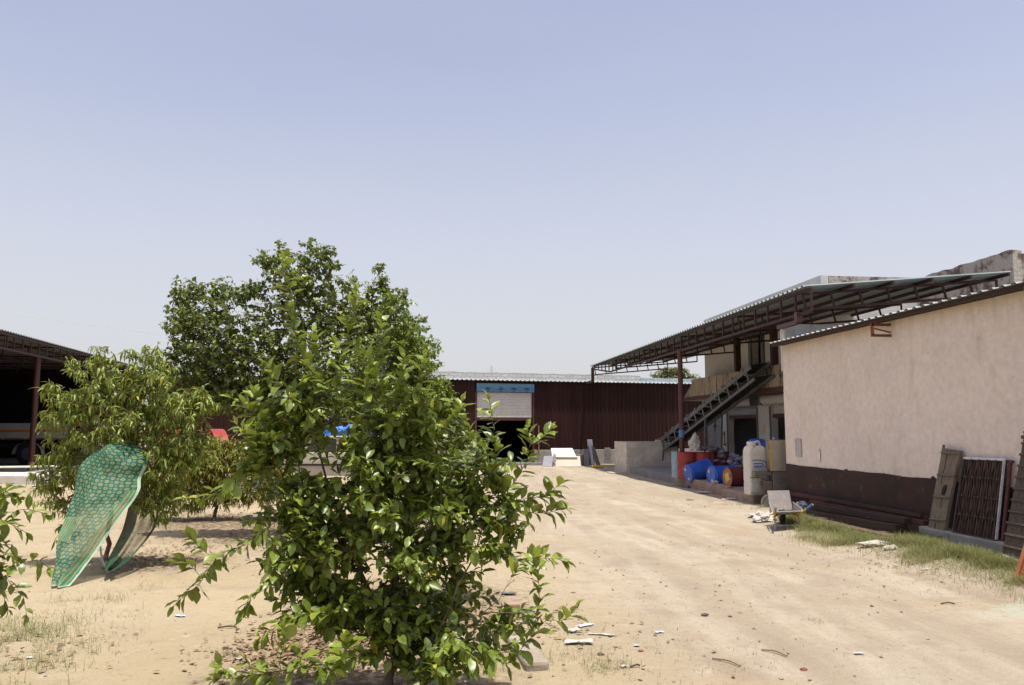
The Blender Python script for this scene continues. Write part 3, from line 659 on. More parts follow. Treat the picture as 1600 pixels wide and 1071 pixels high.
# whitewashed kerb apron in front of the shed
E1, E2 = G(-40, 757), G(62, 757.5); ed = (E2-E1).normalized(); en = V((-ed.y, ed.x, 0))
b = B(); b.slab(E1+V((0, 0, .31)), E2+V((0, 0, .31)), E2+en*1.2+V((0, 0, .35)), E1+en*1.2+V((0, 0, .35)), .5)
k_ = b.build('whitewashed_kerb', MT['kerb'], bevel=.03); put(k_, 'low whitewashed kerb in front of the left truck shed with a brown brick set in it', 'kerb'); WM[k_.name] = Matrix()
b = B(); p = E1+ed*((G(32, 752)-E1).dot(ed)); M_ = Matrix.Translation(p) @ Matrix.Rotation(math.atan2(ed.y, ed.x), 4, 'Z')
b.box((-.17, -.012, .07), (.14, .05, .25), M=M_); b.build('brown_brick', MT['brownslab'], k_, bevel=.01)
p0 = AT(-60, 731, 28.2); p1 = AT(92, 729, 28.2)
b = B(); b.tube([p0, p1], .035, 10); put(b.build('pale_pipe', MT['pipe'], smooth=40), 'long cream pipe laid level above the whitewashed kerb by the left shed', 'pipe')
for px_ in (-30, 84):
    pp = AT(px_, 730, 28.22); b = B(); b.bar((pp.x, pp.y+.05, .2), (pp.x, pp.y+.05, pp.z-.04), .07)
    put(b.build('added_pipe_stand', MT['conc']), 'short grey stand added to hold up the right end of the cream pipe' if px_ > 0 else 'short grey stand added to hold up the left end of the cream pipe', 'stand', 'stands added under the cream pipe')  # stands added to carry the pipe, which would float without them
# ------------------------------------------------------------------ brick tank and conveyor
t = thing('brick_tank', 'knee high pale brick tank open at the top beside the canopy post', 'brick tank', (9.7, 35, 0))
x0, x1, y0, y1, zt = 8.66, 10.95, 34.1, 36.3, 1.31
b = B(); b.box((x0, y0, -.1), (x1, y0+.23, zt)); b.box((x0, y1-.23, -.1), (x1, y1, zt)); b.box((x0, y0+.231, -.1), (x0+.23, y1-.231, zt-.004)); b.box((x1-.23, y0+.231, -.1), (x1, y1-.231, zt-.004)); b.build('wall', MT['brick'], t, bevel=.02)
b = B(); b.box((x0+.235, y0+.235, 0), (x1-.235, y1-.235, .5)); b.build('floor', MT['conc'], t)
b = B(); b.box((x0-.9, y0-.9, -.1), (x1+.4, y0-.02, .055)); put(b.build('cement_apron', MT['apron'], bevel=.03), 'grey cement apron laid on the ground in front of the brick tank', 'apron')
b = B(); b.box((10.0, 34.12, zt+.003), (10.3, 34.3, zt+.10)); put(b.build('loose_brick', MT['brick'], bevel=.012), 'loose brick lying on top of the brick tank wall', 'brick')
cb, ct = WX(1048, 687, 10.6), WX(1184, 579, 10.92)
t = thing('conveyor', 'long grey inclined conveyor running from the brick tank up to the balcony', 'conveyor', (cb.x, cb.y, 0))
d = (ct-cb).normalized(); sd = V((.83, .55, 0)).normalized(); sd = (sd-d*sd.dot(d)).normalized(); up = d.cross(sd)
if up.z < 0: up = -up
cb = cb-d*.6; ct = ct+d*.25; wv = .34; L = (ct-cb).length
for sgn in (-1, 1):
    b = B(); o = sd*wv*sgn
    b.bar(cb+o+up*.1, ct+o+up*.1, .05, .16, up=up); b.bar(cb+o-up*.34, ct+o-up*.34, .05, .09, up=up)
    for k in range(12):
        a = cb+o+d*(L*(k+.5)/12); b.bar(a+up*.1, a-up*.34, .045)
    b.build('side_frame', MT['steelgrey'], t)
b = B(); b.slab(cb-sd*.3+up*.15, ct-sd*.3+up*.15, ct+sd*.3+up*.15, cb+sd*.3+up*.15, .012); b.build('belt', MT['rubber'], t)
b = B(); b.slab(cb-sd*.3-up*.28, ct-sd*.3-up*.28, ct+sd*.3-up*.28, cb+sd*.3-up*.28, .012); b.build('return_belt', MT['rubber'], t)
for k in range(11):
    a = cb+d*(L*(k+.4)/11); b = B(); b.tube([a-sd*.36, a-sd*.2-up*.05, a+sd*.2-up*.05, a+sd*.36], .04, 10); b.bar(a-sd*.4+up*.15, a-sd*.4+up*.21, .09, .05, up=sd); b.build('idler_roller', MT['idler'], t, smooth=40)
b = B(); b.bar(cb+d*.35-sd*.34-up*.3, V(((cb+d*.35-sd*.34).x, (cb+d*.35-sd*.34).y, .3)), .06); b.bar(cb+d*.35+sd*.34-up*.3, V(((cb+d*.35+sd*.34).x, (cb+d*.35+sd*.34).y, .3)), .06); build_each(b, 'support_leg', MT['steelgrey'], t)
a = cb+d*(L*.55); b = B()
for s_ in (-1, 1): b.bar(a+sd*.34*s_-up*.3, V(((a+sd*.34*s_).x, (a+sd*.34*s_).y, .28)), .06)
build_each(b, 'support_leg', MT['steelgrey'], t)

# ------------------------------------------------------------------ drums
def steel_profile(r, h):
    pr = [(r*.93, .012), (r*.96, .012), (r*1.02, 0), (r*1.025, .02), (r, .03)]
    for c in (h*.33, h*.66): pr += [(r, c-.03), (r*1.03, c-.01), (r*1.03, c+.01), (r, c+.03)]
    return pr+[(r, h-.03), (r*1.025, h-.02), (r*1.02, h), (r*.96, h), (r*.955, h-.015), (r*.5, h-.017)]
def plastic_profile(r, h):
    return [(r*.80, .0), (r*.93, .015), (r*.965, .05), (r*1.03, .07), (r*1.03, .10), (r*.985, .12), (r, .2), (r*1.01, h*.5), (r, h-.2), (r*.985, h-.12),
            (r*1.03, h-.10), (r*1.03, h-.07), (r*.965, h-.05), (r*.93, h-.015), (r*.88, h), (r*.82, h-.006), (r*.5, h-.008)]
def drum(name, label, body, top, M, r=.285, h=.88, plastic=False, paper=None, closed=True, group='drums on the platform'):
    o = bpy.data.objects.new(name, None); C.objects.link(o); o.matrix_world = M; WM[o.name] = M.copy(); put(o, label, 'drum', group)
    pr = plastic_profile(r, h) if plastic else steel_profile(r, h)
    b = B(); b.lathe(pr, 40); bo = b.build('body', body, o, smooth=32, local=True)
    b = B(); b.lathe([(r*.0, h-.014), (r*.945, h-.014), (r*.945, h-.010), (0, h-.009)], 32, cap=False); b.build('lid', top, o, smooth=30, local=True)
    for k, (ax, ay, rr) in enumerate(((.55, .0, .05), (-.55, .1, .05 if plastic else .03))):
        b = B(); b.lathe([(rr, h-.012), (rr, h+.004), (rr*.8, h+.008), (0, h+.008)], 16, Matrix.Translation((ax*r, ay*r, 0)), cap=False); b.build('bung', MT['capgrey'] if plastic else top, o, smooth=40, local=True)
    if paper:
        b = B(); b.box((-.12, -.11, h-.009), (.10, .12, h-.006)); b.build('paper_label', MT['yellow'], o, local=True)
    return o
def upright(px, D_Y, r=.285, h=.88):
    p = WY(px, 720, D_Y); return Matrix.Translation((p.x, p.y, .292))
def lying(px, py, X, px2, py2, X2, h, spin=0):
    a, c = WX(px, py, X), WX(px2, py2, X2); z = (a-c).normalized()   # lid end = a
    x = V((0, 0, 1)).cross(z).normalized(); y = z.cross(x)
    R = Matrix((x, y, z)).transposed().to_4x4()
    return Matrix.Translation(a-z*h) @ R @ Matrix.Rotation(spin, 4, 'Z')
def lying_dir(px, py, X, phi, tilt, h, spin=0):
    a = WX(px, py, X); d = V((math.cos(math.radians(phi)), math.sin(math.radians(phi)), math.tan(math.radians(tilt)))).normalized()
    z = -d; x = V((0, 0, 1)).cross(z).normalized(); y = z.cross(x)
    return Matrix.Translation(a-z*h) @ Matrix((x, y, z)).transposed().to_4x4() @ Matrix.Rotation(spin, 4, 'Z')
drum('steel_drum', 'pale blue drum half hidden behind the canopy post', MT['drumpale'], MT['drumpale'], upright(1062, 26.2), .27, .85)
drum('steel_drum', 'bright red upright drum standing just right of the canopy post', MT['drumred'], MT['drumred'], upright(1072, 25.75), .29, .85)
drum('steel_drum', 'red upright drum in the middle of the row with sacking on its top', MT['drumred'], MT['drumred'], upright(1097, 25.7), .30, .85)
drum('steel_drum', 'dull dark red upright drum at the right end of the row', MT['drumred2'], MT['drumred2'], upright(1125, 26.0), .30, .85)
drum('plastic_drum', 'blue plastic drum lying tilted with its lid hanging over the platform edge', MT['drumblue'], MT['drumblue'], lying_dir(1072, 742, 8.30, 14, 15, .93, 1.9), plastic=True)
drum('plastic_drum', 'blue plastic drum lying level between the tilted blue drum and the maroon drum', MT['drumblue'], MT['drumblue'], lying_dir(1108, 744, 8.44, 9, 2, .93, 2.2), plastic=True)
drum('steel_drum', 'maroon steel drum lying on its side with a yellow paper label on the rusty lid', MT['drumbrown'], MT['lid'], lying_dir(1136, 746, 8.52, 8, 0, .88, .4), paper=True)
b = B(); b.lathe([(.20, .29), (.22, .32), (.23, 1.45), (.235, 1.52), (.22, 1.6), (.13, 1.63), (0, 1.63)], 28, Matrix.Translation((WY(1183, 690, 21.8).x, 21.8, 0)))
put(b.build('blue_barrel', MT['drumblue'], smooth=40), 'tall blue barrel showing only its top behind the white container and steel cabinet', 'barrel', 'drums on the platform')
# crumpled sheets and sacks
def crumple(name, c, rx, ry, rz, m, label, cat, seed=0, parent=None, group=None, peak=0.0, n=(44, 24)):
    b = B(); vs_ = []; nu, nv = n
    for j in range(nv+1):
        th = PI*j/nv
        for i in range(nu):
            ph = 2*PI*i/nu; q_ = V((math.sin(th)*math.cos(ph), math.sin(th)*math.sin(ph), math.cos(th)))
            k = 1+.38*mnoise.noise(q_*1.7+V((seed, 0, 0)))+.22*mnoise.noise(q_*4.3+V((0, seed, 0)))+.13*mnoise.noise(q_*10+V((0, 0, seed)))+.09*mnoise.noise(q_*21+V((0, 3, seed)))
            p = V((q_.x*rx*k, q_.y*ry*k, q_.z*rz*k*(1+peak*max(0, q_.z))))
            vs_.append(V(c)+V((p.x, p.y, max(p.z, -rz*.5))))
    fs = [(j*nu+i, (j+1)*nu+i, (j+1)*nu+(i+1) % nu, j*nu+(i+1) % nu) for j in range(nv) for i in range(nu)]
    b.add(vs_, fs); return put(b.build(name, m, parent, smooth=35), label, cat, group)
p = WY(1085, 690, 25.6)
crumple('empty_sack', (p.x, p.y, 1.32), .19, .17, .26, MT['rag'], 'peaked white sack heaped on top of the middle red drums', 'sack', 3, peak=.55)
p = WY(1108, 702, 25.8)
crumple('plastic_scrap', (p.x, p.y, 1.22), .42, .25, .10, MT['ragdk'], 'dark crumpled plastic sheeting spread over the tops of the red drums', 'plastic sheeting', 8)
p = WY(1126, 712, 25.6)
crumple('plastic_scrap', (p.x, p.y-.05, 1.06), .11, .12, .2, MT['ragdk'], 'grey plastic scrap hanging down the side of the dull red drum', 'plastic scrap', 11)
# heap of packets
b = B(); pc = WY(1153, 735, 25.9)
for k in range(150):
    x, y = random.uniform(-.75, .9), random.uniform(-.45, .6); z = .32+random.uniform(0, .72)*(1-abs(x)*.25)
    M_ = Matrix.Translation((pc.x+x, pc.y+y, z)) @ Matrix.Rotation(random.uniform(0, 6), 4, 'Z') @ Matrix.Rotation(random.uniform(-.5, .5), 4, 'X')
    b.lathe([(0, -.05), (.08, -.045), (.11, 0), (.08, .045), (0, .05)], 8, M_ @ Matrix.Scale(1.4, 4, (1, 0, 0)), cap=False)
put(b.build('packet_heap', MT['packs'], smooth=30), 'heap of shiny purple and white packets behind the lying drums', 'packet heap', kind='stuff')

# ------------------------------------------------------------------ tall white container, cabinet
p = G(1181, 773, .262)
t = thing('white_container', 'tall white plastic container with a screw neck and stained sides on the brick step', 'container', (p.x, p.y, .262))
b = B(); hw = .245
def rrect(w, d, r, n=6): 
    o = []
    for cx, cy, a0 in ((w-r, d-r, 0), (-w+r, d-r, 90), (-w+r, -d+r, 180), (w-r, -d+r, 270)):
        for k in range(n+1):
            a = math.radians(a0+90*k/n); o.append((cx+r*math.cos(a), cy+r*math.sin(a)))
    return o
vs_ = []; secs = [(.0, .92), (.03, 1), (.28, 1), (.30, .975), (.34, .975), (.36, 1), (.62, 1), (.64, .975), (.68, .975), (.70, 1), (.95, 1), (.97, .98), (1.0, .98), (1.03, 1), (1.1, .98), (1.18, .88), (1.22, .7)]
for z, k in secs: vs_ += [(x_*k, y_*k, z) for x_, y_ in rrect(.245, .215, .075)]
m = 28; fs = [(i*m+k, i*m+(k+1) % m, (i+1)*m+(k+1) % m, (i+1)*m+k) for i in range(len(secs)-1) for k in range(m)]+[tuple(range(m-1, -1, -1)), tuple((len(secs)-1)*m+k for k in range(m))]
b.add(vs_, fs); b.build('body', MT['hdpe'], t, smooth=40, local=True)
b = B(); b.lathe([(.10, 1.16), (.10, 1.24), (.115, 1.245), (.115, 1.31), (.10, 1.325), (0, 1.325)], 22, Matrix.Translation((-.12, -.1, 0)), cap=False); b.build('screw_cap', MT['hdpe'], t, smooth=40, local=True)
b = B(); b.tube(bez([(.02, .1, 1.18), (.06, .1, 1.3), (.16, .1, 1.32), (.2, .1, 1.18)], 10), .03, 8); b.build('grip', MT['hdpe'], t, smooth=50, local=True)
b = B(); b.box((-.16, -.277, .66), (.13, -.271, .84)); l_ = b.build('label_plate', MT['label'], t, local=True)
b = B()
for k in range(7): b.box((-.14+.037*k, -.281, .685), (-.115+.037*k, -.2775, .74))
b.box((-.15, -.281, .77), (.05, -.2775, .80)); b.add([(.06, -.281, .75), (.12, -.281, .75), (.06, -.281, .83)], [(0, 1, 2)]); b.build('label_print', MT['labelblue'], l_, local=True)
b = B(); b.tube(bez([(-.2, -.28, .87), (0, -.285, .87), (.14, -.285, .83), (.26, -.27, .70)], 14), .008, 6); b.tube(bez([(-.25, -.27, .44), (-.05, -.285, .44), (.1, -.285, .40), (.26, -.27, .24)], 14), .008, 6); b.build('wire', MT['inkblack'], t, local=True)
b = B(); b.tube([(-.05, -.22, .03), (-.32, -.4, .1)], .03, 8); b.build('spout', MT['hdpe'], t, local=True)
pa, pb = G(1207, 768, .2), G(1226, 766, .2)
t = thing('steel_cabinet', 'tarnished stainless steel machine cabinet with a yellow corner strip beside the white container', 'machine', (8.75, 19.1, .2), math.radians(0))
Mx = Matrix.Translation((8.64, 19.0, .2)) @ Matrix.Rotation(math.radians(-14), 4, 'Z')
x0 = -.18
b = B(); b.box((x0-.04, -.28, .69), (.6, .35, 1.44), M=Mx); b.build('upper_case', MT['inox'], t, bevel=.012)
b = B(); b.box((x0-.055, -.24, .74), (x0-.041, .30, 1.38), M=Mx); dr = b.build('door', MT['inox'], t, bevel=.006)
b = B(); b.box((x0-.075, -.2, 1.2), (x0-.056, -.17, 1.3), M=Mx); b.build('handle', MT['greysteel'], dr)
b = B(); b.box((x0-.062, -.292, .70), (x0-.01, -.281, 1.43), M=Mx); b.build('yellow_strip', MT['yellowpaint'], t)
b = B(); b.box((x0+.0, -.26, .0), (.58, .33, .685), M=Mx); b.build('lower_case', MT['inoxdk'], t, bevel=.01)
b = B()
for k in range(5): b.box((.16, -.264, .2+.08*k), (.36, -.2605, .25+.08*k), M=Mx)
b.build('vent', MT['inkblack'], t)
b = B(); b.box((x0-.42, -.2, .58), (x0-.005, .28, .66), M=Mx); b.bar(Mx @ V((x0-.38, -.1, .58)), Mx @ V((x0, -.1, .35)), .04); b.build('side_tray', MT['inoxdk'], t, bevel=.01)
b = B(); b.box((x0-.2, -.18, .0), (x0-.01, .2, .45), M=Mx); b.tube([Mx @ V((x0-.21, -.1, .1)), Mx @ V((x0-.21, .1, .4))], .05, 10); b.build('motor', MT['brownslab'], t)
b = B(); b.lathe([(.05, 1.44), (.05, 1.49), (.03, 1.51), (0, 1.51)], 14, Mx @ Matrix.Translation((x0+.1, 0, 0)), cap=False); b.build('top_valve', MT['greysteel'], t, smooth=40)

# ------------------------------------------------------------------ concrete pipe, rags, step bricks
p0 = V((7.95, 18.0, .20)); b = B(); dd = V((.55, .8, 0)).normalized()
Mp = Matrix.Translation(p0) @ dd.to_track_quat('Z', 'Y').to_matrix().to_4x4()
b.lathe([(0, .03), (.165, .03), (.17, 0), (.20, 0), (.205, .02), (.2, .1), (.19, .75), (.17, .75), (0, .74)], 26, Mp, cap=False); put(b.build('concrete_pipe', MT['conc'], smooth=40), 'short grey concrete pipe lying on the ground left of the wheelbarrow', 'pipe')
for (px, py, rx, ry, rz, sd_, lb) in ((1196, 818, .30, .22, .16, 5, 'crumpled white sacking heaped behind the wheelbarrow'), (1186, 812, .3, .16, .05, 6, 'flat torn white sacking lying left of the wheelbarrow'), (1100, 771, .34, .22, .05, 17, 'torn grey white plastic sheet lying below the platform front'), (1148, 783, .42, .2, .04, 23, 'pale flattened sacking on the sand below the brick step'), (1072, 763, .16, .12, .07, 29, 'small grey plastic scrap by the foot of the platform')):
    p = G(px, py); crumple('sacking', (p.x, p.y, gh(p.x, p.y)+rz*.3), rx*.8, ry, rz*.8, MT['rag'] if sd_ != 29 else MT['ragdk'], lb, 'sacking', sd_)
p = G(1368, 850, .1); crumple('sacking', (p.x, p.y, gh(p.x, p.y)+.03), .26, .09, .05, MT['rag'], 'pale dirty sacking lying in the grass in front of the beams', 'sacking', 31)
p = G(1392, 856, .1); crumple('sacking', (p.x, p.y, gh(p.x, p.y)+.02), .10, .07, .045, MT['rag'], 'small white scrap at the right end of the dirty sacking in the grass', 'sacking', 33)
p = WX(1252, 787, 8.1); crumple('cloth_bundle', (p.x, p.y, p.z-.05), .13, .1, .1, MT['packs'], 'small dark purple bundle lying on the beam ends by the wall', 'bundle', 41)
p = G(1158, 752, .3); crumple('small_rag', (8.5, p.y-1.0, .335), .09, .06, .05, MT['rag'], 'small white rag on the platform edge by the white container', 'rag', 43)

# ------------------------------------------------------------------ wheelbarrow
pl, pr_ = on(*G(1211, 830).xy), on(*G(1248, 829).xy)
o0 = (pl+pr_)/2; ax = (pr_-pl); ax.z = 0; wd = ax.length; ax.normalize(); fw = V((-ax.y, ax.x, 0)); fw = (fw+ax*.42).normalized()
t = thing('wheelbarrow', 'worn yellow framed wheelbarrow with a cement crusted tray standing on the sand', 'wheelbarrow', tuple(o0))
def W(x, y, z): return o0+ax*x+fw*y+V((0, 0, z))
hx = wd/2
b = B()
tl = [W(-hx-.06, .60, .68), W(hx-.08, .60, .68), W(hx-.03, .52, .31), W(-hx-.03, .52, .31)]
b.slab(tl[3], tl[2], tl[1], tl[0], .012)
b.slab(W(-hx-.02, -.12, .33), W(hx+.06, -.12, .33), tl[2]+V((0, 0, -.08)), tl[3]+V((0, 0, -.08)), .012)
b.slab(W(-hx-.05, -.1, .35), tl[3]+V((0, 0, -.06)), tl[3]+V((0, 0, .16)), W(-hx-.06, -.05, .38), .01)
b.slab(tl[2]+V((0, 0, -.06)), W(hx+.07, -.1, .35), W(hx+.08, -.05, .38), tl[2]+V((0, 0, .16)), .01)
b.build('tray', MT['tray'], t, bevel=.006)
b = B(); b.tube([W(-hx-.03, -.12, .34), W(hx+.07, -.12, .34)], .016, 8); b.build('tray_rim', MT['greysteel'], t)
lh = bez([W(-.05, .85, .2), W(-hx+.03, .3, .27), W(-hx, -.05, .29), W(-hx-.02, -.38, .47)], 16)
rh = bez([W(.05, .85, .2), W(hx-.05, .3, .27), W(hx-.02, -.02, .28), W(hx+.08, -.15, .34), W(hx+.25, -.36, .49)], 20)
for pts_, nm in ((lh, 0), (rh, 1)):
    b = B(); b.tube(pts_, .021, 10); h_ = b.build('handle_bar', MT['yellowpaint'], t, smooth=50)
    b = B(); b.tube(pts_[-4:], .024, 10); b.build('grip', MT['bluegrip'] if nm else MT['greysteel'], h_, smooth=50)
for s_ in (-1, 1):
    b = B(); a_ = W(s_*hx, -.02, 0); b.tube([a_, a_+fw*.02+V((0, 0, .2))], .017, 8); lg = b.build('leg', MT['greysteel'], t, smooth=50)
    b = B(); b.tube([a_+fw*.02+V((0, 0, .2)), a_+fw*.05+V((0, 0, .31))], .021, 8); b.build('upper_leg', MT['yellowpaint'], lg, smooth=50)
    b = B(); b.tube([W(s_*hx, -.02, .24), W(s_*.1, .3, .27)], .016, 8); b.build('brace', MT['yellowpaint'], t, smooth=50)
b = B(); b.tube([W(-hx, 0, .07), W(hx, 0, .07)], .016, 8); b.build('cross_bar', MT['greysteel'], t, smooth=50)
Mw = Matrix.Translation(W(.0, .66, .19)) @ V((fw.y, -fw.x, 0)).to_track_quat('Z', 'Y').to_matrix().to_4x4()
b = B(); b.lathe([(.12, -.035), (.17, -.045), (.19, -.02), (.19, .02), (.17, .045), (.12, .035)], 26, Mw, cap=False); wh = b.build('wheel', MT['rubber'], t, smooth=50)
b = B(); b.lathe([(.02, -.05), (.03, -.05), (.03, -.02), (.12, -.02), (.12, .02), (.03, .02), (.03, .05), (.0, .05)], 18, Mw); b.build('rim', MT['greysteel'], wh, smooth=40)

# ------------------------------------------------------------------ beams stacked along the wall
bm = [((1232, 770, 8.40), (1452, 812, 8.38), .07, .09, 'beam2', 'slim red beam lying highest against the wall'),
      ((1285, 779, 8.30), (1440, 806, 8.30), .05, .06, 'beam', 'thin dark beam slanting across the upper part of the pile'),
      ((1268, 785, 8.28), (1448, 818, 8.26), .12, .08, 'beam2', 'red flat beam with a straight square end in the middle of the pile'),
      ((1278, 793, 8.16), (1420, 815, 8.16), .16, .10, 'beam', 'dark plank resting below the red flat beam'),
      ((1250, 792, 8.22), (1450, 829, 8.2), .14, .10, 'beam', 'long dark beam reaching the weathered plank'),
      ((1258, 803, 8.02), (1408, 829, 8.02), .20, .17, 'beam', 'thick dark timber with pale scuffs along its top edge'),
      ((1240, 807, 7.98), (1412, 842, 7.98), .22, .12, 'beam', 'wide dark timber underneath the scuffed one'),
      ((1222, 806, 7.62), (1392, 845, 7.62), .22, .17, 'beam3', 'muddy reddish timber lying lowest on the ground in front'),
      ((1330, 834, 7.5), (1400, 848, 7.52), .16, .09, 'beam3', 'short muddy board lying in the grass in front of the pile')]
for a_, c_, w_, h_, mm, lb in bm:
    b = B(); pa, pb = WX(*a_), WX(*c_); b.bar(pa, pb, w_, h_)
    bm_ = B(); n = 24; vs_ = []
    d_ = (pb-pa); xx = d_.cross(V((0, 0, 1))).normalized(); 
    for i in range(n+1):
        c = pa+d_*(i/n)
        for sx, sz in ((-1, -1), (1, -1), (1, 1), (-1, 1)):
            q_ = c+xx*(sx*w_/2)+V((0, 0, sz*h_/2)); q_ += V((.008*mnoise.noise(q_*3), 0, .010*mnoise.noise(q_*2.5+V((5, 0, 0))))); vs_.append(q_)
    fs = [(i*4+k, i*4+(k+1) % 4, (i+1)*4+(k+1) % 4, (i+1)*4+k) for i in range(n) for k in range(4)]+[(3, 2, 1, 0), (4*n, 4*n+1, 4*n+2, 4*n+3)]
    bm_.add(vs_, fs); put(bm_.build('timber_beam', MT[mm], smooth=30), lb, 'beam', 'timber beams stacked along the wall')
b = B()
for k in range(5): b.box((7.75+.1*(k % 2), 13.0+k*1.0, 0), (8.46, 13.14+k*1.0, .10+.0*k))
for k, yy in enumerate((13.1, 15.2, 17.0)):
    b = B(); b.box((7.7, yy, -.02), (8.44, yy+.16, .17)); put(b.build('sleeper', MT['beam3'], bevel=.01), ['wooden block under the right end of the beam pile', 'wooden block under the middle of the beam pile', 'wooden block under the left end of the beam pile'][k], 'block', 'wooden blocks under the beam pile')

# ------------------------------------------------------------------ leaning old doors and grille
def plank(bl, br, tr, tl, th, n, seed, wav=.012, spl=1):
    """old board: a slightly wavy quad with thickness"""
    bl, br, tr, tl = map(V, (bl, br, tr, tl)); nn = (br-bl).cross(tl-bl).normalized(); b = B(); nu, nv = n; vs_ = []
    for side in (0, 1):
        for j in range(nv+1):
            v = j/nv
            for i in range(nu+1):
                u = i/nu; p = (bl*(1-u)+br*u)*(1-v)+(tl*(1-u)+tr*u)*v
                e = (br-bl).normalized()*(wav*mnoise.noise(V((u*2, v*6, seed))) + (wav*1.5*mnoise.noise(V((0 if u < .5 else 9, v*3, seed)))))
                vs_.append(p+e-nn*th*side+nn*.004*mnoise.noise(V((u*9, v*3, seed))))
    m = (nu+1)*(nv+1); fs = []
    for j in range(nv):
        for i in range(nu):
            a = j*(nu+1)+i; fs.append((a, a+1, a+nu+2, a+nu+1)); fs.append((m+a, m+a+nu+1, m+a+nu+2, m+a+1))
    for i in range(nu): fs.append((i, m+i, m+i+1, i+1)); a = nv*(nu+1)+i; fs.append((a, a+1, m+a+1, m+a))
    for j in range(nv): a = j*(nu+1); fs.append((a, a+nu+1, m+a+nu+1, m+a)); a += nu; fs.append((a, m+a, m+a+nu+1, a+nu+1))
    b.add(vs_, fs); return b, nn
BL, BR, TR, TL = G(1446, 847, .10), G(1469.5, 853, .10), WX(1500, 704, 8.40), WX(1472, 700, 8.40)
t = thing('plank_door', 'narrow weathered wooden door leaf with four crossbars leaning on the wall', 'door', tuple((BL+BR)/2))
b, nn = plank(BL, BR, TR, TL, .055, (8, 30), 3.3, .022); b.build('board', MT['wood'], t, smooth=40)
def onq(u, v, o=0): return (BL*(1-u)+BR*u)*(1-v)+(TL*(1-u)+TR*u)*v+nn*o
for v_ in (.25, .49, .72, .955):
    b = B(); pts_ = [onq(.02, v_-.006, .012), onq(.3, v_, .02), onq(.7, v_+.004, .02), onq(.98, v_+.012, .012)]; b.tube(pts_, [.012, .017, .017, .012], 8); b.build('crossbar', MT['wood'], t, smooth=50)
b = B(); b.tube([onq(.56, .52, .003), onq(.60, .57, .004), onq(.63, .62, .003)], [.03, .045, .03], 8); b.build('knot', MT['inkblack'], t, smooth=50)
for pp in ([(.55, .48), (.52, .44), (.56, .41), (.54, .38)], [(.45, .22), (.42, .19), (.46, .16), (.40, .145)], [(.36, .98), (.35, .8), (.3, .62)]):
    b = B(); b.tube([onq(u, v, .002) for u, v in pp], .006, 6); b.build('crack', MT['inkblack'], t)
b = B(); b.tube([onq(.02, .96, -.02), onq(.0, 1.035, -.02)], .022, 8); b.build('pivot', MT['wood'], t, smooth=50)
# big studded door at the right edge
BL, TL = G(1562, 884, .08), WX(1603, 668, 8.38)
ed = V((-.10, -.95, 0)).normalized(); BR, TR = BL+ed*1.05, TL+ed*1.05
t = thing('plank_door', 'broad old brown door with many battens leaning at the right edge', 'door', tuple((BL+BR)/2))
b, nn = plank(BL, BR, TR, TL, .07, (14, 40), 8.1, .012); b.build('board', MT['wood2'], t, smooth=40)
for k in range(11):
    v_ = .14+k*.082; b = B(); b.bar(onq(.0, v_, .016), onq(1.0, v_+.004, .016), .03, .028, up=nn); b.build('batten', MT['wood2'], t, bevel=.006)
b = B(); b.bar(onq(.06, .075, .02), onq(.52, .06, .02), .03, .02, up=nn); b.build('pale_strip', MT['hdpe'], t)
b = B()
for k in range(11):
    for u_ in (.12, .3, .5, .7, .9): b.lathe([(.014, 0), (.012, .01), (0, .014)], 8, Matrix.Translation(onq(u_, .185+k*.082, .0)) @ nn.to_track_quat('Z', 'Y').to_matrix().to_4x4(), cap=False)
b.build('stud', MT['rust'], t)
b = B(); b.bar(onq(-.06, .93, -.02), onq(.05, .93, -.02), .05); b.build('bolt', MT['rust'], t)
b = B(); b.bar(onq(.03, .99, -.02), onq(.03, 1.06, -.02), .06); b.build('pivot', MT['rust'], t)
# iron grille with rusty slats
BL, BR, TR, TL = WX(1490, 832, 8.14), WX(1556.5, 845, 8.14), WX(1569.5, 718.5, 8.40), WX(1507, 716, 8.40)
nn = (BR-BL).cross(TL-BL).normalized()
t = thing('window_grille', 'iron window grille with white edged frame standing on the concrete plinth', 'grille', tuple((BL+BR)/2))
b = B(); b.slab(onq(0, 0, -.035), onq(1, 0, -.035), onq(1, 1, -.035), onq(0, 1, -.035), .01); b.build('backing', MT['beam'], t)
for k in range(15):
    u_ = .03+.94*k/14; b = B(); b.bar(onq(u_-.012, .02, -.022), onq(u_+.012, .98, -.022), .034, .012, up=nn); b.build('slat', MT['slat'], t)
b = B(); nc = 5
for k in range(nc):
    for s_ in (-1, 1):
        pts_ = []
        for j in range(33):
            v_ = .01+.98*j/32; u_ = (k+.5)/nc+s_*(.5/nc)*(.12+.76*abs(math.cos(v_*PI*2)))
            pts_.append(onq(u_, v_, .004))
        b.tube(pts_, .009, 6)
for v_ in (.25, .5, .75): b.bar(onq(0, v_, .002), onq(1, v_, .002), .012, .01, up=nn)
for k in range(nc):
    for v_ in (.25, .5, .75): b.lathe([(.022, 0), (.018, .012), (0, .014)], 8, Matrix.Translation(onq((k+.5)/nc, v_, .008)) @ nn.to_track_quat('Z', 'Y').to_matrix().to_4x4(), cap=False)
b.build('scrollwork', MT['grille'], t, smooth=50)
b = B(); b.bar(onq(-.02, 0, 0), onq(1.02, 0, 0), .028, .04, up=nn); b.bar(onq(0, .02, 0), onq(0, .98, 0), .028, .04, up=nn); b.build('frame', MT['grille'], t)
b = B(); b.bar(onq(-.02, 1, 0), onq(1.02, 1, 0), .036, .010, up=nn); b.bar(onq(1, .0, 0), onq(1, .985, 0), .012, .036, up=nn); put(b.build('frame', MT['chalk'], t), 'white painted edge of the grille frame')
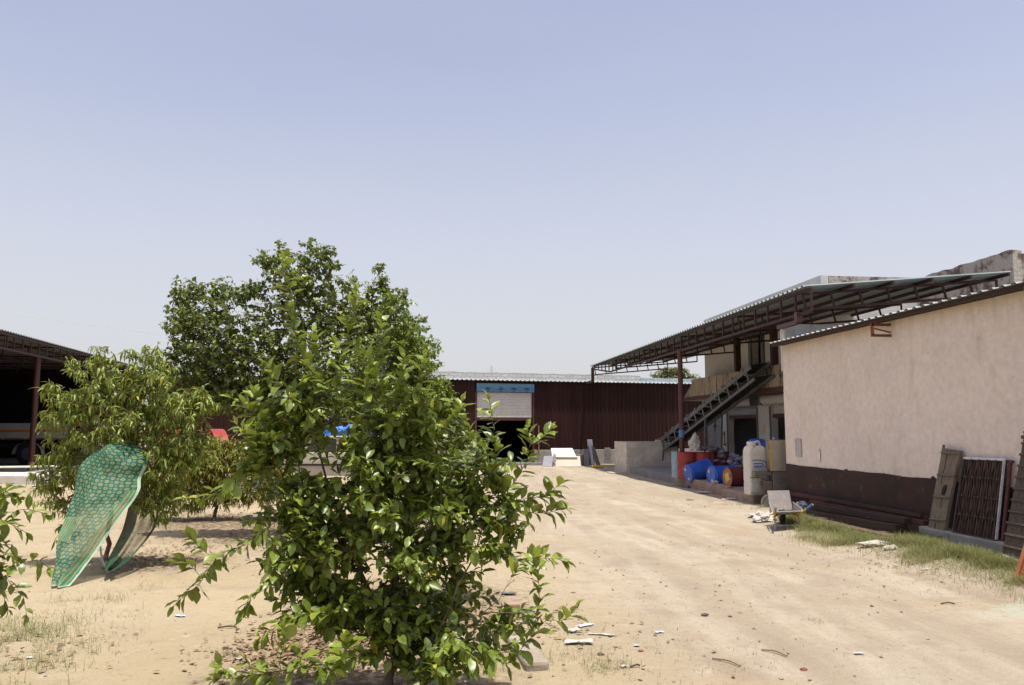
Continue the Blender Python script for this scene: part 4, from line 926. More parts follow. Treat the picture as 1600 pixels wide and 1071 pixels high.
b = B(); b.bar(onq(-.10, .985, -.045), onq(1.14, .985, -.045), .04, .03, up=nn); b.bar(onq(1.085, -.02, -.04), onq(1.085, .97, -.04), .05, .03, up=nn); b.build('back_frame', MT['beam2'], t)
# orange metal gate leaf at the right edge
BL = G(1584, 909, .06); TL = BL+V((.44, .03, 1.0)); ed = V((.25, -.97, 0)); BR, TR = BL+ed*.9, TL+ed*.9
nn = (BR-BL).cross(TL-BL).normalized()
t = thing('metal_gate', 'orange primed riveted metal gate leaf lying tilted at the right edge', 'gate', tuple((BL+BR)/2))
b = B(); b.slab(onq(0, 0), onq(1, 0), onq(1, 1), onq(0, 1), .03); b.build('sheet', MT['orangeiron'], t, bevel=.004)
b = B(); b.bar(onq(-.0, .0, .012), onq(1, .0, .012), .07, .03, up=nn); b.bar(onq(.03, .06, .012), onq(.03, 1, .012), .05, .03, up=nn); b.build('frame', MT['orangeiron'], t, bevel=.004)
b = B()
for k in range(10): b.lathe([(.013, 0), (.011, .008), (0, .011)], 8, Matrix.Translation(onq(.05+.1*k, .0, .027)) @ nn.to_track_quat('Z', 'Y').to_matrix().to_4x4(), cap=False)
b.build('rivet', MT['orangeiron'], t)
b = B(); c_ = onq(.5, 0); b.slab(V((BL.x+.03, BL.y+.05, -.02)), V((BR.x+.03, BR.y, -.02)), V((BR.x+.05, BR.y, .08)), V((BL.x+.05, BL.y+.05, .08)), .12); put(b.build('timber_block', MT['beam3']), 'dark timber under the orange metal gate leaf', 'timber')

# ------------------------------------------------------------------ stone slabs stacked by the warehouse
def slab_thing(px0, py0, px1, py1, Y, lean, th, m, label, name='stone_slab', tilt=0):
    """slab standing with bottom corners on the ground, front edge seen from px0..px1, top at py1"""
    a = G(px0, py0); c = G(px1, py0); a = V((a.x, Y, 0)) if Y else a; k = c-a; w_ = k.length
    a = WY(px0, py0, Y); c = WY(px1, py0, Y); zt_ = WY(px0, py1, Y).z
    a.z = c.z = gh(a.x, Y); 
    tl_ = V((a.x+tilt, Y+lean, zt_)); tr_ = V((c.x+tilt, Y+lean, zt_))
    b = B(); b.slab(a, c, tr_, tl_, th); return put(b.build(name, m, bevel=.012), label, 'slab', 'slabs stacked by the warehouse')
slab_thing(864, 729, 908, 713, 39.7, .26, .12, MT['cream'], 'broad cream slab lying on edge at the front of the slab stack')
slab_thing(847, 731, 862, 713, 39.6, .10, .07, MT['lilac'], 'pale slab leaning at the left end of the cream slab', tilt=.12)
b = B(); a_, c_ = WY(862, 712, 40.15), WY(896, 712, 40.15); a_.z = c_.z = .50
b.box((a_.x+.1, 40.0, 0), (c_.x, 40.6, .49)); put(b.build('rubble_block', MT['conc'], bevel=.03), 'grey rubble block hidden under the white slab', 'block')
b = B(); b.slab(V((a_.x, 40.0, .51)), V((c_.x+.1, 40.0, .51)), V((c_.x-.02, 40.35, .90)), V((a_.x+.0, 40.35, .90)), .08); put(b.build('stone_slab', MT['marble'], bevel=.01), 'bright white slab propped on top of the slab stack', 'slab', 'slabs stacked by the warehouse')
b = B(); b.slab(V((c_.x-1.1, 39.85, .48)), V((c_.x+.15, 39.85, .46)), V((c_.x+.15, 40.3, .5)), V((c_.x-1.1, 40.3, .52)), .035); put(b.build('stone_slab', MT['cream'], bevel=.005), 'thin cream slab lying flat below the white slab', 'slab', 'slabs stacked by the warehouse')
b = B(); p = WY(903, 709, 40.9); b.box((p.x-.3, 40.6, 0), (p.x+.45, 41.6, .55)); put(b.build('stone_slab', MT['brownslab'], bevel=.02), 'dark brown stack of boards behind the white slab', 'boards')
slab_thing(913, 729, 921, 702, 40.2, .18, .08, MT['slabgrey'], 'low grey slab standing left of the tall grey slab')
slab_thing(921.5, 727, 929.5, 687, 40.7, .35, .10, MT['slabgrey'], 'tallest grey slab leaning on the warehouse wall', tilt=-.05)
slab_thing(924.5, 726, 928.5, 690, 40.5, .33, .03, MT['lilac'], 'narrow pale lilac slab in front of the tallest grey slab', tilt=-.10)
slab_thing(932, 726, 938.5, 699, 40.7, .25, .06, MT['brownslab'], 'brown board leaning right of the tall grey slab', tilt=-.25)
for k in range(4):
    p = WY(949, 720, 40.9); b = B(); b.box((p.x-.16+.03*(k % 2), 40.75, .12+.2*k), (p.x+.18-.03*(k % 2), 41.0, .30+.2*k)); put(b.build('stacked_block', MT['brick'], bevel=.015), ['lowest', 'second lowest', 'second highest', 'topmost'][k]+' rough block of the small pile left of the brick tank', 'block', 'rough blocks piled by the brick tank')
p = G(934, 732); b = B(); b.lathe([(.0, -.3), (.06, -.28), (.07, 0), (.06, .28), (0, .3)], 12, Matrix.Translation((p.x, p.y, .07)) @ Matrix.Rotation(PI/2, 4, 'Y'), cap=False); put(b.build('orange_pipe', MT['yellowpaint'], smooth=50), 'short orange yellow pipe lying in front of the slabs', 'pipe')
crumple('sacking', (WY(866, 718, 39.75).x, 39.72, .36), .09, .05, .3, MT['litter'], 'white cloth strip hanging over the cream slab', 'cloth', 51)
# stone edging beside the lemon tree
e1, e2 = G(808, 1004), G(840, 1048); dd = (e2-e1).normalized(); L = (e2-e1).length
M_ = Matrix.Translation(V(((e1+e2)/2).to_tuple())) @ Matrix.Rotation(math.atan2(dd.y, dd.x), 4, 'Z')
b = B(); b.box((-L/2, -.10, -.05), (L/2, .10, .07), M=M_); put(b.build('stone_edging', MT['brownstone'], bevel=.03), 'grey stone kerb block lying beside the lemon tree', 'kerb stone')
b = B(); p = G(800, 962); b.box((p.x-.11, p.y-.06, 0), (p.x+.08, p.y+.07, .13)); put(b.build('brick', MT['brickred'], bevel=.015), 'broken red brick in dry grass behind the kerb stone', 'brick')

# ------------------------------------------------------------------ truck in the left shed
ta, tb = AT(-150, 725, 38.0), AT(103, 725, 38.6); td = (tb-ta); td.z = 0; TL_ = td.length; td.normalize(); tn = V((-td.y, td.x, 0))
MTk = Matrix.Translation(V((ta.x, ta.y, .15))) @ Matrix.Rotation(math.atan2(td.y, td.x), 4, 'Z')
t = thing('truck', 'dusty white cargo truck with an orange side stripe parked inside the left shed', 'truck', (ta.x, ta.y, .15), math.atan2(td.y, td.x))
b = B(); b.box((0, 0, 1.22), (TL_-.1, 2.3, 2.0)); b.build('cargo_side', MT['truckwhite'], t, bevel=.02, local=True)
b = B(); b.box((0, -.012, 1.57), (TL_-.1, -.003, 1.68)); b.build('side_stripe', MT['orange'], t, local=True)
b = B(); b.box((0, -.03, 1.17), (TL_-.1, 2.33, 1.22)); b.bar((.2, .2, .95), (TL_+2, .2, .95), .1, .2); b.bar((.2, 2.1, .95), (TL_+2, 2.1, .95), .1, .2); b.build('chassis', MT['inkblack'], t, local=True)
b = B()
for k in range(7): b.box((.3+k*1.05, -.016, 1.25), (1.2+k*1.05, -.004, 1.275))
b.build('panel_seam', MT['inkblack'], t, local=True)
b = B(); b.box((TL_+.1, .05, .8), (TL_+1.9, 2.25, 2.3)); cab = b.build('cab', MT['truckwhite'], t, bevel=.08, local=True)
b = B(); b.box((TL_+.35, .035, 1.5), (TL_+1.3, .048, 2.0)); b.build('window', MT['glass'], cab, local=True)
b = B()
for k in range(4): b.box((TL_+.2+k*.16, .03, 1.86), (TL_+.33+k*.16, .047, 1.95))
b.build('door_marking', MT['redmark'], cab, local=True)
for xw in (TL_-1.65-4.2, TL_-1.85, TL_+1.1):
    for yw in (.0, 2.02):
        Mw = Matrix.Translation((xw, yw+.14, .53)) @ Matrix.Rotation(PI/2, 4, 'X')
        b = B(); b.lathe([(.30, -.13), (.47, -.14), (.53, -.10), (.53, .10), (.47, .14), (.30, .13)], 32, Mw, cap=False); w_ = b.build('wheel', MT['rubber'], t, smooth=40, local=True)
        b = B(); b.lathe([(.0, -.04), (.1, -.08), (.16, -.02), (.30, -.06), (.30, .06), (0, .06)], 24, Mw, cap=False); b.build('rim', MT['steelgrey'], w_, smooth=40, local=True)
b = B()
for xw in (TL_-1.85,):
    pts_ = [(xw-.68+.68*(1-math.cos(a)), 0.02, .5+.62*math.sin(a)) for a in np.linspace(0, PI, 15)]
    vs_ = [q_ for p_ in pts_ for q_ in ((p_[0], -.02, p_[2]), (p_[0], .35, p_[2]))]; b.add(vs_, [(2*i, 2*i+1, 2*i+3, 2*i+2) for i in range(14)])
b.bar((TL_-.75, .0, 1.05), (TL_-.55, .0, .5), .05); b.build('mudguard', MT['truckwhite'], t, local=True)

# ------------------------------------------------------------------ jeep with blue bundles and tractor, behind the trees
va, vb = G(402, 765), G(606, 765); vd = (vb-va); VL = vd.length; vd.normalize()
ang = math.atan2(vd.y, vd.x)
t = thing('jeep', 'beige jeep parked side on behind the lemon tree with blue bundles on its roof', 'jeep', (va.x, va.y, 0), ang)
b = B()
side = [(0, .42), (0, .95), (.25, 1.05), (1.25, 1.12), (1.55, 1.16), (VL-.05, 1.16), (VL, .5), (VL-.1, .42)]
for y in (0, 1.6): pass
vs_ = [(x, 0, z) for x, z in side]+[(x, 1.6, z) for x, z in side]; m = len(side)
b.add(vs_, [tuple(range(m)), tuple(range(2*m-1, m-1, -1))]+[(i, i+m, (i+1) % m+m, (i+1) % m) for i in range(m)]); b.build('body', MT['vanbeige'], t, bevel=.03, local=True)
b = B()
for x_, x2 in ((1.62, 1.35), (2.5, 2.5), (3.4, 3.4), (VL-.15, VL-.12)):
    for y in (.04, 1.56): b.bar((x2, y, 1.14), (x_+.1 if x_ < 2 else x_, y, 1.58), .07)
build_each(b, 'pillar', MT['vanbeige'], t, local=True)
b = B(); b.box((1.6, -.03, 1.58), (VL-.05, 1.63, 1.68)); b.build('roof', MT['vanbeige'], t, bevel=.03, local=True)
b = B(); b.box((1.5, .05, 1.17), (VL-.12, .055, 1.57)); b.box((1.5, 1.54, 1.17), (VL-.12, 1.545, 1.57)); build_each(b, 'window', MT['glass'], t, local=True)
b = B(); b.add([(1.36, .08, 1.16), (1.36, 1.52, 1.16), (1.66, 1.52, 1.57), (1.66, .08, 1.57)], [(0, 1, 2, 3)]); b.build('windscreen', MT['glass'], t, local=True)
b = B(); b.box((.3, -.05, .74), (VL-.1, -.002, .80)); b.build('side_trim', MT['inkblack'], t, local=True)
b = B()
for y in (.3, 1.3): b.lathe([(.09, 0), (.10, .03), (0, .04)], 16, Matrix.Translation((-.0, y, .78)) @ Matrix.Rotation(-PI/2, 4, 'Y'), cap=False)
build_each(b, 'headlight', MT['hdpe'], t, smooth=40, local=True)
b = B(); b.box((1.85, .048, .55), (2.75, .0525, 1.1)); 
for xw in (.75, VL-.85):
    for yw in (.05, 1.55):
        Mw = Matrix.Translation((xw, yw, .34)) @ Matrix.Rotation(PI/2, 4, 'X')
        b = B(); b.lathe([(.18, -.09), (.30, -.10), (.34, -.06), (.34, .06), (.30, .10), (.18, .09)], 26, Mw, cap=False); w_ = b.build('wheel', MT['rubber'], t, smooth=40, local=True)
        b = B(); b.lathe([(0, -.05), (.18, -.05), (.18, .05), (0, .05)], 20, Mw, cap=False); b.build('rim', MT['greysteel'], w_, smooth=40, local=True)
MJ = WM[t.name]
for k, (x_, y_, rx, rz, lb) in enumerate(((2.35, .5, .38, .2, 'left blue wrapped bundle on the jeep roof'), (2.95, .45, .42, .22, 'middle blue wrapped bundle on the jeep roof'), (3.5, .5, .30, .17, 'right blue wrapped bundle on the jeep roof'))):
    p = MJ @ V((x_, y_, 1.68+rz*.45)); crumple('blue_bundle', p, rx, .4, rz, MT['bluetarp'], lb, 'bundle', 61+k*3, group='blue bundles on the jeep roof')
p = G(711, 733); crumple('blue_bundle', (p.x, p.y, .16), .3, .25, .28, MT['bluetarp'], 'small blue bundle lying on the ground left of the gate', 'bundle', 77)
# tractor
p = AT(303, 690, 24.0); ta_ = math.radians(118)
t = thing('tractor', 'red tractor parked behind the peach trees with only its mudguards showing', 'tractor', (p.x, p.y, 0), ta_)
b = B(); b.box((.5, -.28, .8), (2.3, .28, 1.35)); b.build('bonnet', MT['tractorred'], t, bevel=.06, local=True)
b = B(); b.box((-.5, -.25, .5), (2.2, .25, .8)); b.build('chassis', MT['inkblack'], t, bevel=.02, local=True)
for yw in (-.62, .62):
    Mw = Matrix.Translation((0, yw, .72)) @ Matrix.Rotation(PI/2, 4, 'X')
    b = B(); b.lathe([(.4, -.16), (.65, -.18), (.72, -.14), (.72, .14), (.65, .18), (.4, .16)], 32, Mw, cap=False); w_ = b.build('wheel', MT['rubber'], t, smooth=40, local=True)
    b = B(); b.lathe([(0, -.06), (.4, -.06), (.4, .06), (0, .06)], 24, Mw, cap=False); b.build('rim', MT['hdpe'], w_, smooth=40, local=True)
    b = B(); vs_ = []
    for a in np.linspace(math.radians(10), math.radians(170), 15):
        c_, s_ = math.cos(a), math.sin(a); 
        for r_, y_ in ((.80, yw-.2), (.80, yw+.2), (1.16, yw-.2), (1.16, yw+.2)): vs_.append((r_*c_*.95, y_, .74+r_*s_))
    b.add(vs_, [f_ for i in range(14) for f_ in ((4*i+2, 4*i+3, 4*i+7, 4*i+6), (4*i, 4*i+4, 4*i+5, 4*i+1), (4*i, 4*i+2, 4*i+6, 4*i+4), (4*i+1, 4*i+5, 4*i+7, 4*i+3))]); b.build('mudguard', MT['tractorred'], t, smooth=30, local=True)
for yw in (-.5, .5):
    Mw = Matrix.Translation((1.9, yw, .38)) @ Matrix.Rotation(PI/2, 4, 'X'); b = B(); b.lathe([(0, -.07), (.2, -.07), (.34, -.09), (.38, -.05), (.38, .05), (.34, .09), (.2, .07), (0, .07)], 24, Mw, cap=False); b.build('wheel', MT['rubber'], t, smooth=40, local=True)
b = B(); b.box((-.25, -.22, 1.0), (.15, .22, 1.08)); b.box((-.3, -.22, 1.08), (-.22, .22, 1.4)); b.build('seat', MT['inkblack'], t, bevel=.03, local=True)
b = B(); b.tube([(.55+.04*math.sin(a), .17*math.cos(a), 1.5+.17*math.sin(a)*.5) for a in np.linspace(0, 2*PI, 24)], .014, 6); b.bar((.55, 0, 1.5), (.75, 0, 1.2), .03); b.build('steering_wheel', MT['inkblack'], t, local=True)
b = B(); b.tube([(1.2, .15, 1.35), (1.2, .15, 1.85)], .035, 10); b.build('exhaust', MT['inkblack'], t, local=True)

# ------------------------------------------------------------------ far pylon and overhead cable
p = AT(768, 640, 600); b = B(); zt_ = AT(768, 571, 600).z
for s1 in (-1, 1):
    for s2 in (-1, 1): b.bar((p.x+s1*2.6, p.y+s2*2.6, 0), (p.x+s1*.35, p.y+s2*.35, zt_), .28)
n = 14
for k in range(n):
    z0, z1 = zt_*k/n, zt_*(k+1)/n; r0, r1 = 2.6-2.25*k/n, 2.6-2.25*(k+1)/n
    for s_ in (-1, 1): b.bar((p.x-r0, p.y+s_*r0, z0), (p.x+r1, p.y+s_*r1, z1), .16); b.bar((p.x+r0, p.y+s_*r0, z0), (p.x-r1, p.y+s_*r1, z1), .16)
for z_, w_ in ((zt_*.93, 3.2), (zt_*.83, 3.6)): b.bar((p.x-w_, p.y, z_), (p.x+w_, p.y, z_), .3)
put(b.build('lattice_pylon', MT['pylon']), 'distant pale lattice pylon rising beyond the warehouse roof', 'pylon')
a_ = AT(-250, 430, 60); c_ = AT(290, 528, 62); mid = (a_+c_)/2-V((0, 0, .5))
b = B(); b.tube(bez([a_, mid, c_], 24), .013, 6); put(b.build('overhead_cable', MT['cable']), 'thin overhead cable sagging across the sky at the left', 'cable')

# ------------------------------------------------------------------ litter lying on the sand
def scrap(name, px, py, w_, d_, m, label, cat='litter', lift=.012, seed=0, n=7):
    p = G(px, py); b = B(); vs_ = []; rz_ = random.uniform(-.6, .6)
    for j in range(n):
        for i in range(n):
            u_, v_ = i/(n-1)-.5, j/(n-1)-.5; ph = V((u_*w_*(1+.5*mnoise.noise(V((seed, v_*3, 1)))), v_*d_*(1+.6*mnoise.noise(V((u_*3, seed, 4)))), 0)); ph.rotate(Matrix.Rotation(rz_, 3, 'Z'))
            x_, y_ = p.x+ph.x, p.y+ph.y; vs_.append((x_, y_, gh(x_, y_)+.008+lift*(1+mnoise.noise(V((u_*5, v_*5, seed))))))
    k_ = n*n; vs_ += [(x_, y_, z_-.006) for x_, y_, z_ in vs_]
    fs = []
    for j in range(n-1):
        for i in range(n-1): a = j*n+i; fs += [(a, a+1, a+n+1, a+n), (k_+a, k_+a+n, k_+a+n+1, k_+a+1)]
    b.add(vs_, fs); return put(b.build(name, m, smooth=40), label, cat)
for i, (nm, px, py, w_, d_, mm, lb) in enumerate((
    ('paper_scrap', 915, 980, .30, .10, 'litterblue', 'blue and white printed wrapper on the sand right of the lemon tree'),
    ('paper_scrap', 940, 995, .42, .05, 'litter', 'long narrow white plastic strip on the sand near the lemon tree'),
    ('paper_scrap', 905, 1008, .42, .16, 'rag', 'crumpled white cloth nearest the kerb stone'),
    ('paper_scrap', 897, 989, .2, .14, 'rag', 'beige sack scrap between the printed wrapper and the white cloth'),
    ('paper_scrap', 1030, 991, .15, .06, 'litterblue', 'bluish torn plastic bit in the middle of the driveway foreground'),
    ('paper_scrap', 1342, 1027, .13, .07, 'litter', 'white paper scrap on the sand at the bottom right'),
    ('paper_scrap', 280, 964, .22, .07, 'litterblue', 'pale blue flattened packet on the sand below the left lemon branch'),
    ('paper_scrap', 376, 1030, .13, .05, 'litter', 'white paper scrap among dead leaves left of the lemon trunk'),
    ('paper_scrap', 340, 1022, .09, .02, 'litter', 'small white stick of litter at the lower left'),
    ('paper_scrap', 45, 1030, .08, .07, 'litter', 'white scrap in the sparse grass at the lower left corner'),
    ('paper_scrap', 1445, 893, .14, .07, 'litter', 'white scrap at the edge of the grass strip'),
    ('paper_scrap', 1078, 783, .3, .16, 'ragdk', 'grey plastic scrap on the sand before the platform'),
    ('paper_scrap', 975, 1045, .10, .06, 'litter', 'small white and red wrapper at the bottom of the driveway'),
    ('paper_scrap', 995, 1012, .09, .06, 'litter', 'small white plastic bit beside a twig on the driveway'),
    ('paper_scrap', 795, 930, .25, .14, 'ragdk', 'bluish plastic scrap behind the right side of the lemon tree'),
    ('paper_scrap', 820, 760, .5, .3, 'ragdk', 'dark plastic scrap on the sand in front of the gate'),
    ('paper_scrap', 262, 815, .5, .25, 'ragdk', 'dark rag on the ground behind the draped cloth'))):
    scrap(nm, px, py, w_*.6, d_*.6, MT[mm], lb, seed=i*3.1+1, lift=.018 if mm in ('rag', 'ragdk') else .007)
for i, (px, py, s_, mm, lb) in enumerate(((1101, 962, .05, 'wood2', 'brown wood chip lying in the middle of the driveway'), (1141, 963, .028, 'litterred', 'red brick chip right of the brown wood chip'), (1362, 947, .03, 'litterred', 'red brick chip on the right side of the driveway'), (352, 1013, .035, 'wood2', 'brown chip of wood at the lower left'), (1256, 1049, .04, 'litterred', 'red chip in the driveway foreground'), (938, 1026, .04, 'wood2', 'brown dead leaf curled on the sand below the white cloth'), (1327, 853, .05, 'conc', 'grey stone at the edge of the grass by the beams'), (1001, 1020, .03, 'litterred', 'red stone below the white plastic bit'))):
    p = G(px, py); crumple('stone_chip', (p.x, p.y, gh(p.x, p.y)+s_*.2), s_*.75, s_*.6, s_*.4, MT[mm], lb, 'chip', 80+i, n=(10, 7))
for i, (px, py, px2, py2, lb) in enumerate(((1113, 1032, 1157, 1045, 'yellowish stick on the sand at the bottom of the driveway'), (340, 982, 370, 981, 'thin dark twig left of the lemon tree'), (1190, 1019, 1230, 1029, 'yellow twig at the bottom centre right'), (1470, 945, 1492, 946, 'dark twig on the right of the driveway'), (985, 1046, 1000, 1045, 'short twig beside the red and white wrapper'))):
    a_, c_ = G(px, py), G(px2, py2); a_.z = gh(a_.x, a_.y)+.012; c_.z = gh(c_.x, c_.y)+.014; mid = (a_+c_)/2+V((.02, .01, .01)); b = B(); b.tube(bez([a_, mid, c_], 8), .008, 6); put(b.build('dry_twig', MT['drygrass'] if i in (0, 2) else MT['bark']), lb, 'twig')
# ------------------------------------------------------------------ foliage
def leaf_template(widths, fold=.25, thick=0):
    """leaf along +y of length 1; widths = half width at even steps; three columns (left, mid rib, right)"""
    n = len(widths); v = []
    for i, w in enumerate(widths):
        y = i/(n-1); v += [(-w, y, fold*w), (0, y, 0), (w, y, fold*w)]
    f = []
    for i in range(n-1):
        a = 3*i; f += [(a, a+1, a+4, a+3), (a+1, a+2, a+5, a+4)]
    return np.array(v), np.array(f)
LEMON = leaf_template([.012, .11, .205, .255, .262, .225, .14, .02], .30)
HEART = leaf_template([.02, .02, .30, .36, .27, .13, .01], .22)
PEACH = leaf_template([.01, .085, .115, .10, .06, .006], .5)
LIME = leaf_template([.02, .22, .28, .20, .02], .3)
def norm(a): return a/np.maximum(np.linalg.norm(a, axis=-1, keepdims=True), 1e-9)
def leaves(name, tpl, P, D, U, S, mt, age, curl=(.1, .35), parent=None, base=None):
    T, Fq = tpl; P = np.asarray(P); D = norm(np.asarray(D)); U = np.asarray(U); N = len(P)
    X = norm(np.cross(D, U)); Z = np.cross(X, D)
    c = rng.uniform(*curl, N)
    tz = T[None, :, 2]*rng.uniform(.3, 1.6, N)[:, None] - c[:, None]*(T[None, :, 1]**2) + rng.normal(0, .018, (N, len(T)))
    wx = rng.uniform(.8, 1.15, N)[:, None]
    v = P[:, None]+S[:, None, None]*((T[None, :, 0]*wx)[..., None]*X[:, None]+T[None, :, 1, None]*D[:, None]+tz[..., None]*Z[:, None])
    fq = (Fq[None]+(np.arange(N)*len(T))[:, None, None]).reshape(-1, 4)
    ag = np.repeat(age, len(T))
    if base is not None: v = v-np.array(base)
    return np_mesh(name, v.reshape(-1, 3), fq, mt, True, ag, parent)
class Plant:
    def __init__(s, base, seed):
        s.P = [V(base)]; s.par = [-1]; s.paths = []; s.rng = random.Random(seed); s.base = V(base); s.shoots = []
    def path(s, start, pts, wob=.02):
        idx = [start]; 
        for p in pts:
            q_ = V(p)+V((s.rng.gauss(0, wob), s.rng.gauss(0, wob), s.rng.gauss(0, wob)))
            s.P.append(q_); s.par.append(idx[-1]); idx.append(len(s.P)-1)
        s.paths.append(idx); return idx
    def limb(s, start, pts, n=8, wob=.015):
        c = bez([s.P[start]]+[V(p) for p in pts], n); return s.path(start, c[1:], wob)
    def nearest(s, p, up=.35):
        A = np.array([(q_.x, q_.y, q_.z) for q_ in s.P]); d = A-np.array(p)
        dist = np.linalg.norm(d, axis=1)+up*np.maximum(0, d[:, 2])    # prefers to grow upward
        return int(dist[1:].argmin())+1
    def fill(s, targets, step=.16, wob=.02, arch=.25, up=.5):
        o = s.base+V((0, 0, .8)); targets = sorted(targets, key=lambda q_: (q_-o).length)
        out = []
        for tg in targets:
            k = s.nearest(tg, up); a = s.P[k]; L = (tg-a).length
            if L < .04: continue
            n = max(2, int(L/step)); mid = (a+tg)/2+V((s.rng.gauss(0, .08), s.rng.gauss(0, .08), arch*L*s.rng.uniform(-.3, .6)))
            c = bez([a, mid, tg], n); out.append(s.path(k, c[1:], wob))
        return out
    def radii(s, tip, ex=.42):
        n = [0]*len(s.P); ch = [0]*len(s.P)
        for p in s.par:
            if p >= 0: ch[p] += 1
        for i in range(len(s.P)-1, -1, -1):
            if ch[i] == 0: n[i] = 1
            if s.par[i] >= 0: n[s.par[i]] += n[i]
        return [tip*max(1, k)**ex for k in n]
    def wood(s, tip, m, parent, thick_r, ex=.42, rmax=.2, names=('trunk', 'branches')):
        R = s.radii(tip, ex); bt, bb = B(), B()
        for pth in s.paths:
            r = [min(rmax, R[i]) for i in pth]; r[0] = min(r[0], r[1]*1.3)
            big = r[min(1, len(r)-1)] > thick_r
            (bt if big else bb).tube([s.P[i] for i in pth], r, 7 if big else 4, cap=False)
        if bt.f: bt.build(names[0], m, parent, smooth=60)
        if bb.f: bb.build(names[1], m, parent, smooth=60)
def in_gap(p):
    d = p-V((0, 0, EYE)); z = d.dot(FW); x_, y_ = 800+F*d.dot(RT)/z, 535.5-F*d.dot(UP)/z
    return 494 < x_ < 558 and 652 < y_ < 686 or (470 < x_ < 545 and 690 < y_ < 755 and mnoise.noise(p*9) > -.12)
def blob_pts(blobs, D, n, depth=.8, r=random, shell=.45, dz=0):
    """points through the crown volume; blobs = (px, py, rx, ry[, extra distance]) surveyed at distance D"""
    w = [bl[2]*bl[3] for bl in blobs]; out = []
    for _ in range(n):
        bl = r.choices(blobs, w)[0]; d = D+(bl[4] if len(bl) > 4 else 0)
        c = AT(bl[0], bl[1], d); k = d/F
        q_ = V((r.gauss(0, 1), r.gauss(0, 1), r.gauss(0, 1))).normalized()*(r.random()**shell)
        rx, rz = bl[2]*k, bl[3]*k
        p = c+RT*(q_.x*rx)+V((0, 0, q_.z*rz))+V((FW.x, FW.y, 0))*(q_.y*depth*(rx+rz)/2)
        if p.z > .06 and not (D < 12 and in_gap(p)): out.append(p)
    return out
def clump_pts(blobs, D, ncl, per, sg, depth, r):
    out = []
    for c in blob_pts(blobs, D, ncl, depth, r, .42):
        for _ in range(max(1, int(r.gauss(per, per*.35)))):
            p = c+V((r.gauss(0, sg), r.gauss(0, sg), r.gauss(.02, sg*1.1)))
            if p.z > .08 and not in_gap(p): out.append(p)
    return out
def leaf_along(pl, paths, spacing, last, ang, droop, size, upn, agef, jitter=.3, start=.0, out_push=0.0):
    Pn, Dn, Un, Sn, An = [], [], [], [], []; r = pl.rng
    for pth in paths:
        pts = [pl.P[i] for i in pth]; L = sum((pts[i+1]-pts[i]).length for i in range(len(pts)-1))
        s0 = max(start, L-last); acc = 0; nxt = s0+r.uniform(0, spacing); az = r.uniform(0, 6.28)
        for i in range(len(pts)-1):
            seg = pts[i+1]-pts[i]; l = seg.length
            if l < 1e-6: continue
            d = seg/l; e1 = d.orthogonal().normalized(); e2 = d.cross(e1)
            while nxt <= acc+l:
                p = pts[i]+d*(nxt-acc); az += 2.4+r.gauss(0, .3); a = math.radians(r.gauss(ang, 14))
                rad = e1*math.cos(az)+e2*math.sin(az)
                dd = d*math.cos(a)+rad*math.sin(a)+V((0, 0, -droop*r.uniform(.5, 1.5)))
                Pn.append(p); Dn.append(dd.normalized()); Un.append(V((r.gauss(0, jitter), r.gauss(0, jitter), 1))*upn+d*(1-upn)+rad*.2)
                f = nxt/max(L, 1e-6); Sn.append(size*r.uniform(.48, 1.2)*(1-.35*max(0, f-.85)/.15)); An.append(agef(f, r)); nxt += spacing*r.uniform(.7, 1.3)
            acc += l
        # leaf pair and bud at the tip
        d = (pts[-1]-pts[-2]).normalized()
        for k in range(2):
            Pn.append(pts[-1]); Dn.append((d+V((r.gauss(0, .35), r.gauss(0, .35), r.gauss(0, .25)))).normalized()); Un.append(V((r.gauss(0, .4), r.gauss(0, .4), 1))); Sn.append(size*r.uniform(.45, .8)); An.append(min(1, agef(1, r)+.2))
    f = lambda a: np.array([(q_.x, q_.y, q_.z) for q_ in a])
    return f(Pn), f(Dn), f(Un), np.array(Sn), np.array(An)
LM = leaf_mat('lemon_leaf', (.028, .058, .008), (.085, .138, .015), (.25, .31, .045), (.31, .37, .035), (.17, .22, .06), .38, .25)
TM = leaf_mat('heart_leaf', (.048, .084, .012), (.115, .165, .020), (.21, .27, .040), (.24, .29, .04), (.14, .19, .08), .40, .25)
PM = leaf_mat('peach_leaf', (.075, .125, .018), (.17, .245, .030), (.28, .355, .05), (.36, .39, .06), (.24, .27, .1), .42, .30)
PM2 = leaf_mat('yellowish_peach_leaf', (.14, .17, .016), (.27, .29, .025), (.37, .36, .04), (.27, .26, .04), (.2, .2, .07), .5, .35)
IM = leaf_mat('lime_leaf', (.06, .105, .012), (.14, .20, .020), (.24, .31, .035), (.21, .28, .03), (.16, .2, .06), .38, .32)

# ---- lemon tree in the foreground
D0 = 5.9
base = G(612, 1092); base.z = gh(base.x, base.y)-.02
t = thing('lemon_tree', 'big dark green citrus tree with broad glossy leaves in the middle foreground', 'tree', tuple(base))
pl = Plant(base, 5)
tops = [AT(600, 900, D0), AT(520, 820, D0-.15), AT(690, 850, D0-.1), AT(600, 800, D0+.2)]
k0 = pl.limb(0, [base+V((.01, 0, .25)), AT(604, 985, D0)], 5)[-1]
l1 = pl.limb(k0, [AT(560, 880, D0), AT(500, 740, D0+.1), AT(497, 640, D0)], 10)
l2 = pl.limb(k0, [AT(620, 860, D0+.1), AT(640, 740, D0+.1), AT(600, 640, D0)], 10)
kb = pl.limb(0, [base+V((.35, -.05, .22)), AT(690, 980, D0-.3), AT(735, 880, D0-.2), AT(770, 790, D0-.1)], 12)
l3 = pl.limb(kb[4], [AT(760, 960, D0-.45), AT(800, 900, D0-.4)], 6)
l4 = pl.limb(l1[3], [AT(470, 860, D0-.25), AT(410, 760, D0-.2)], 8)
shoots = []
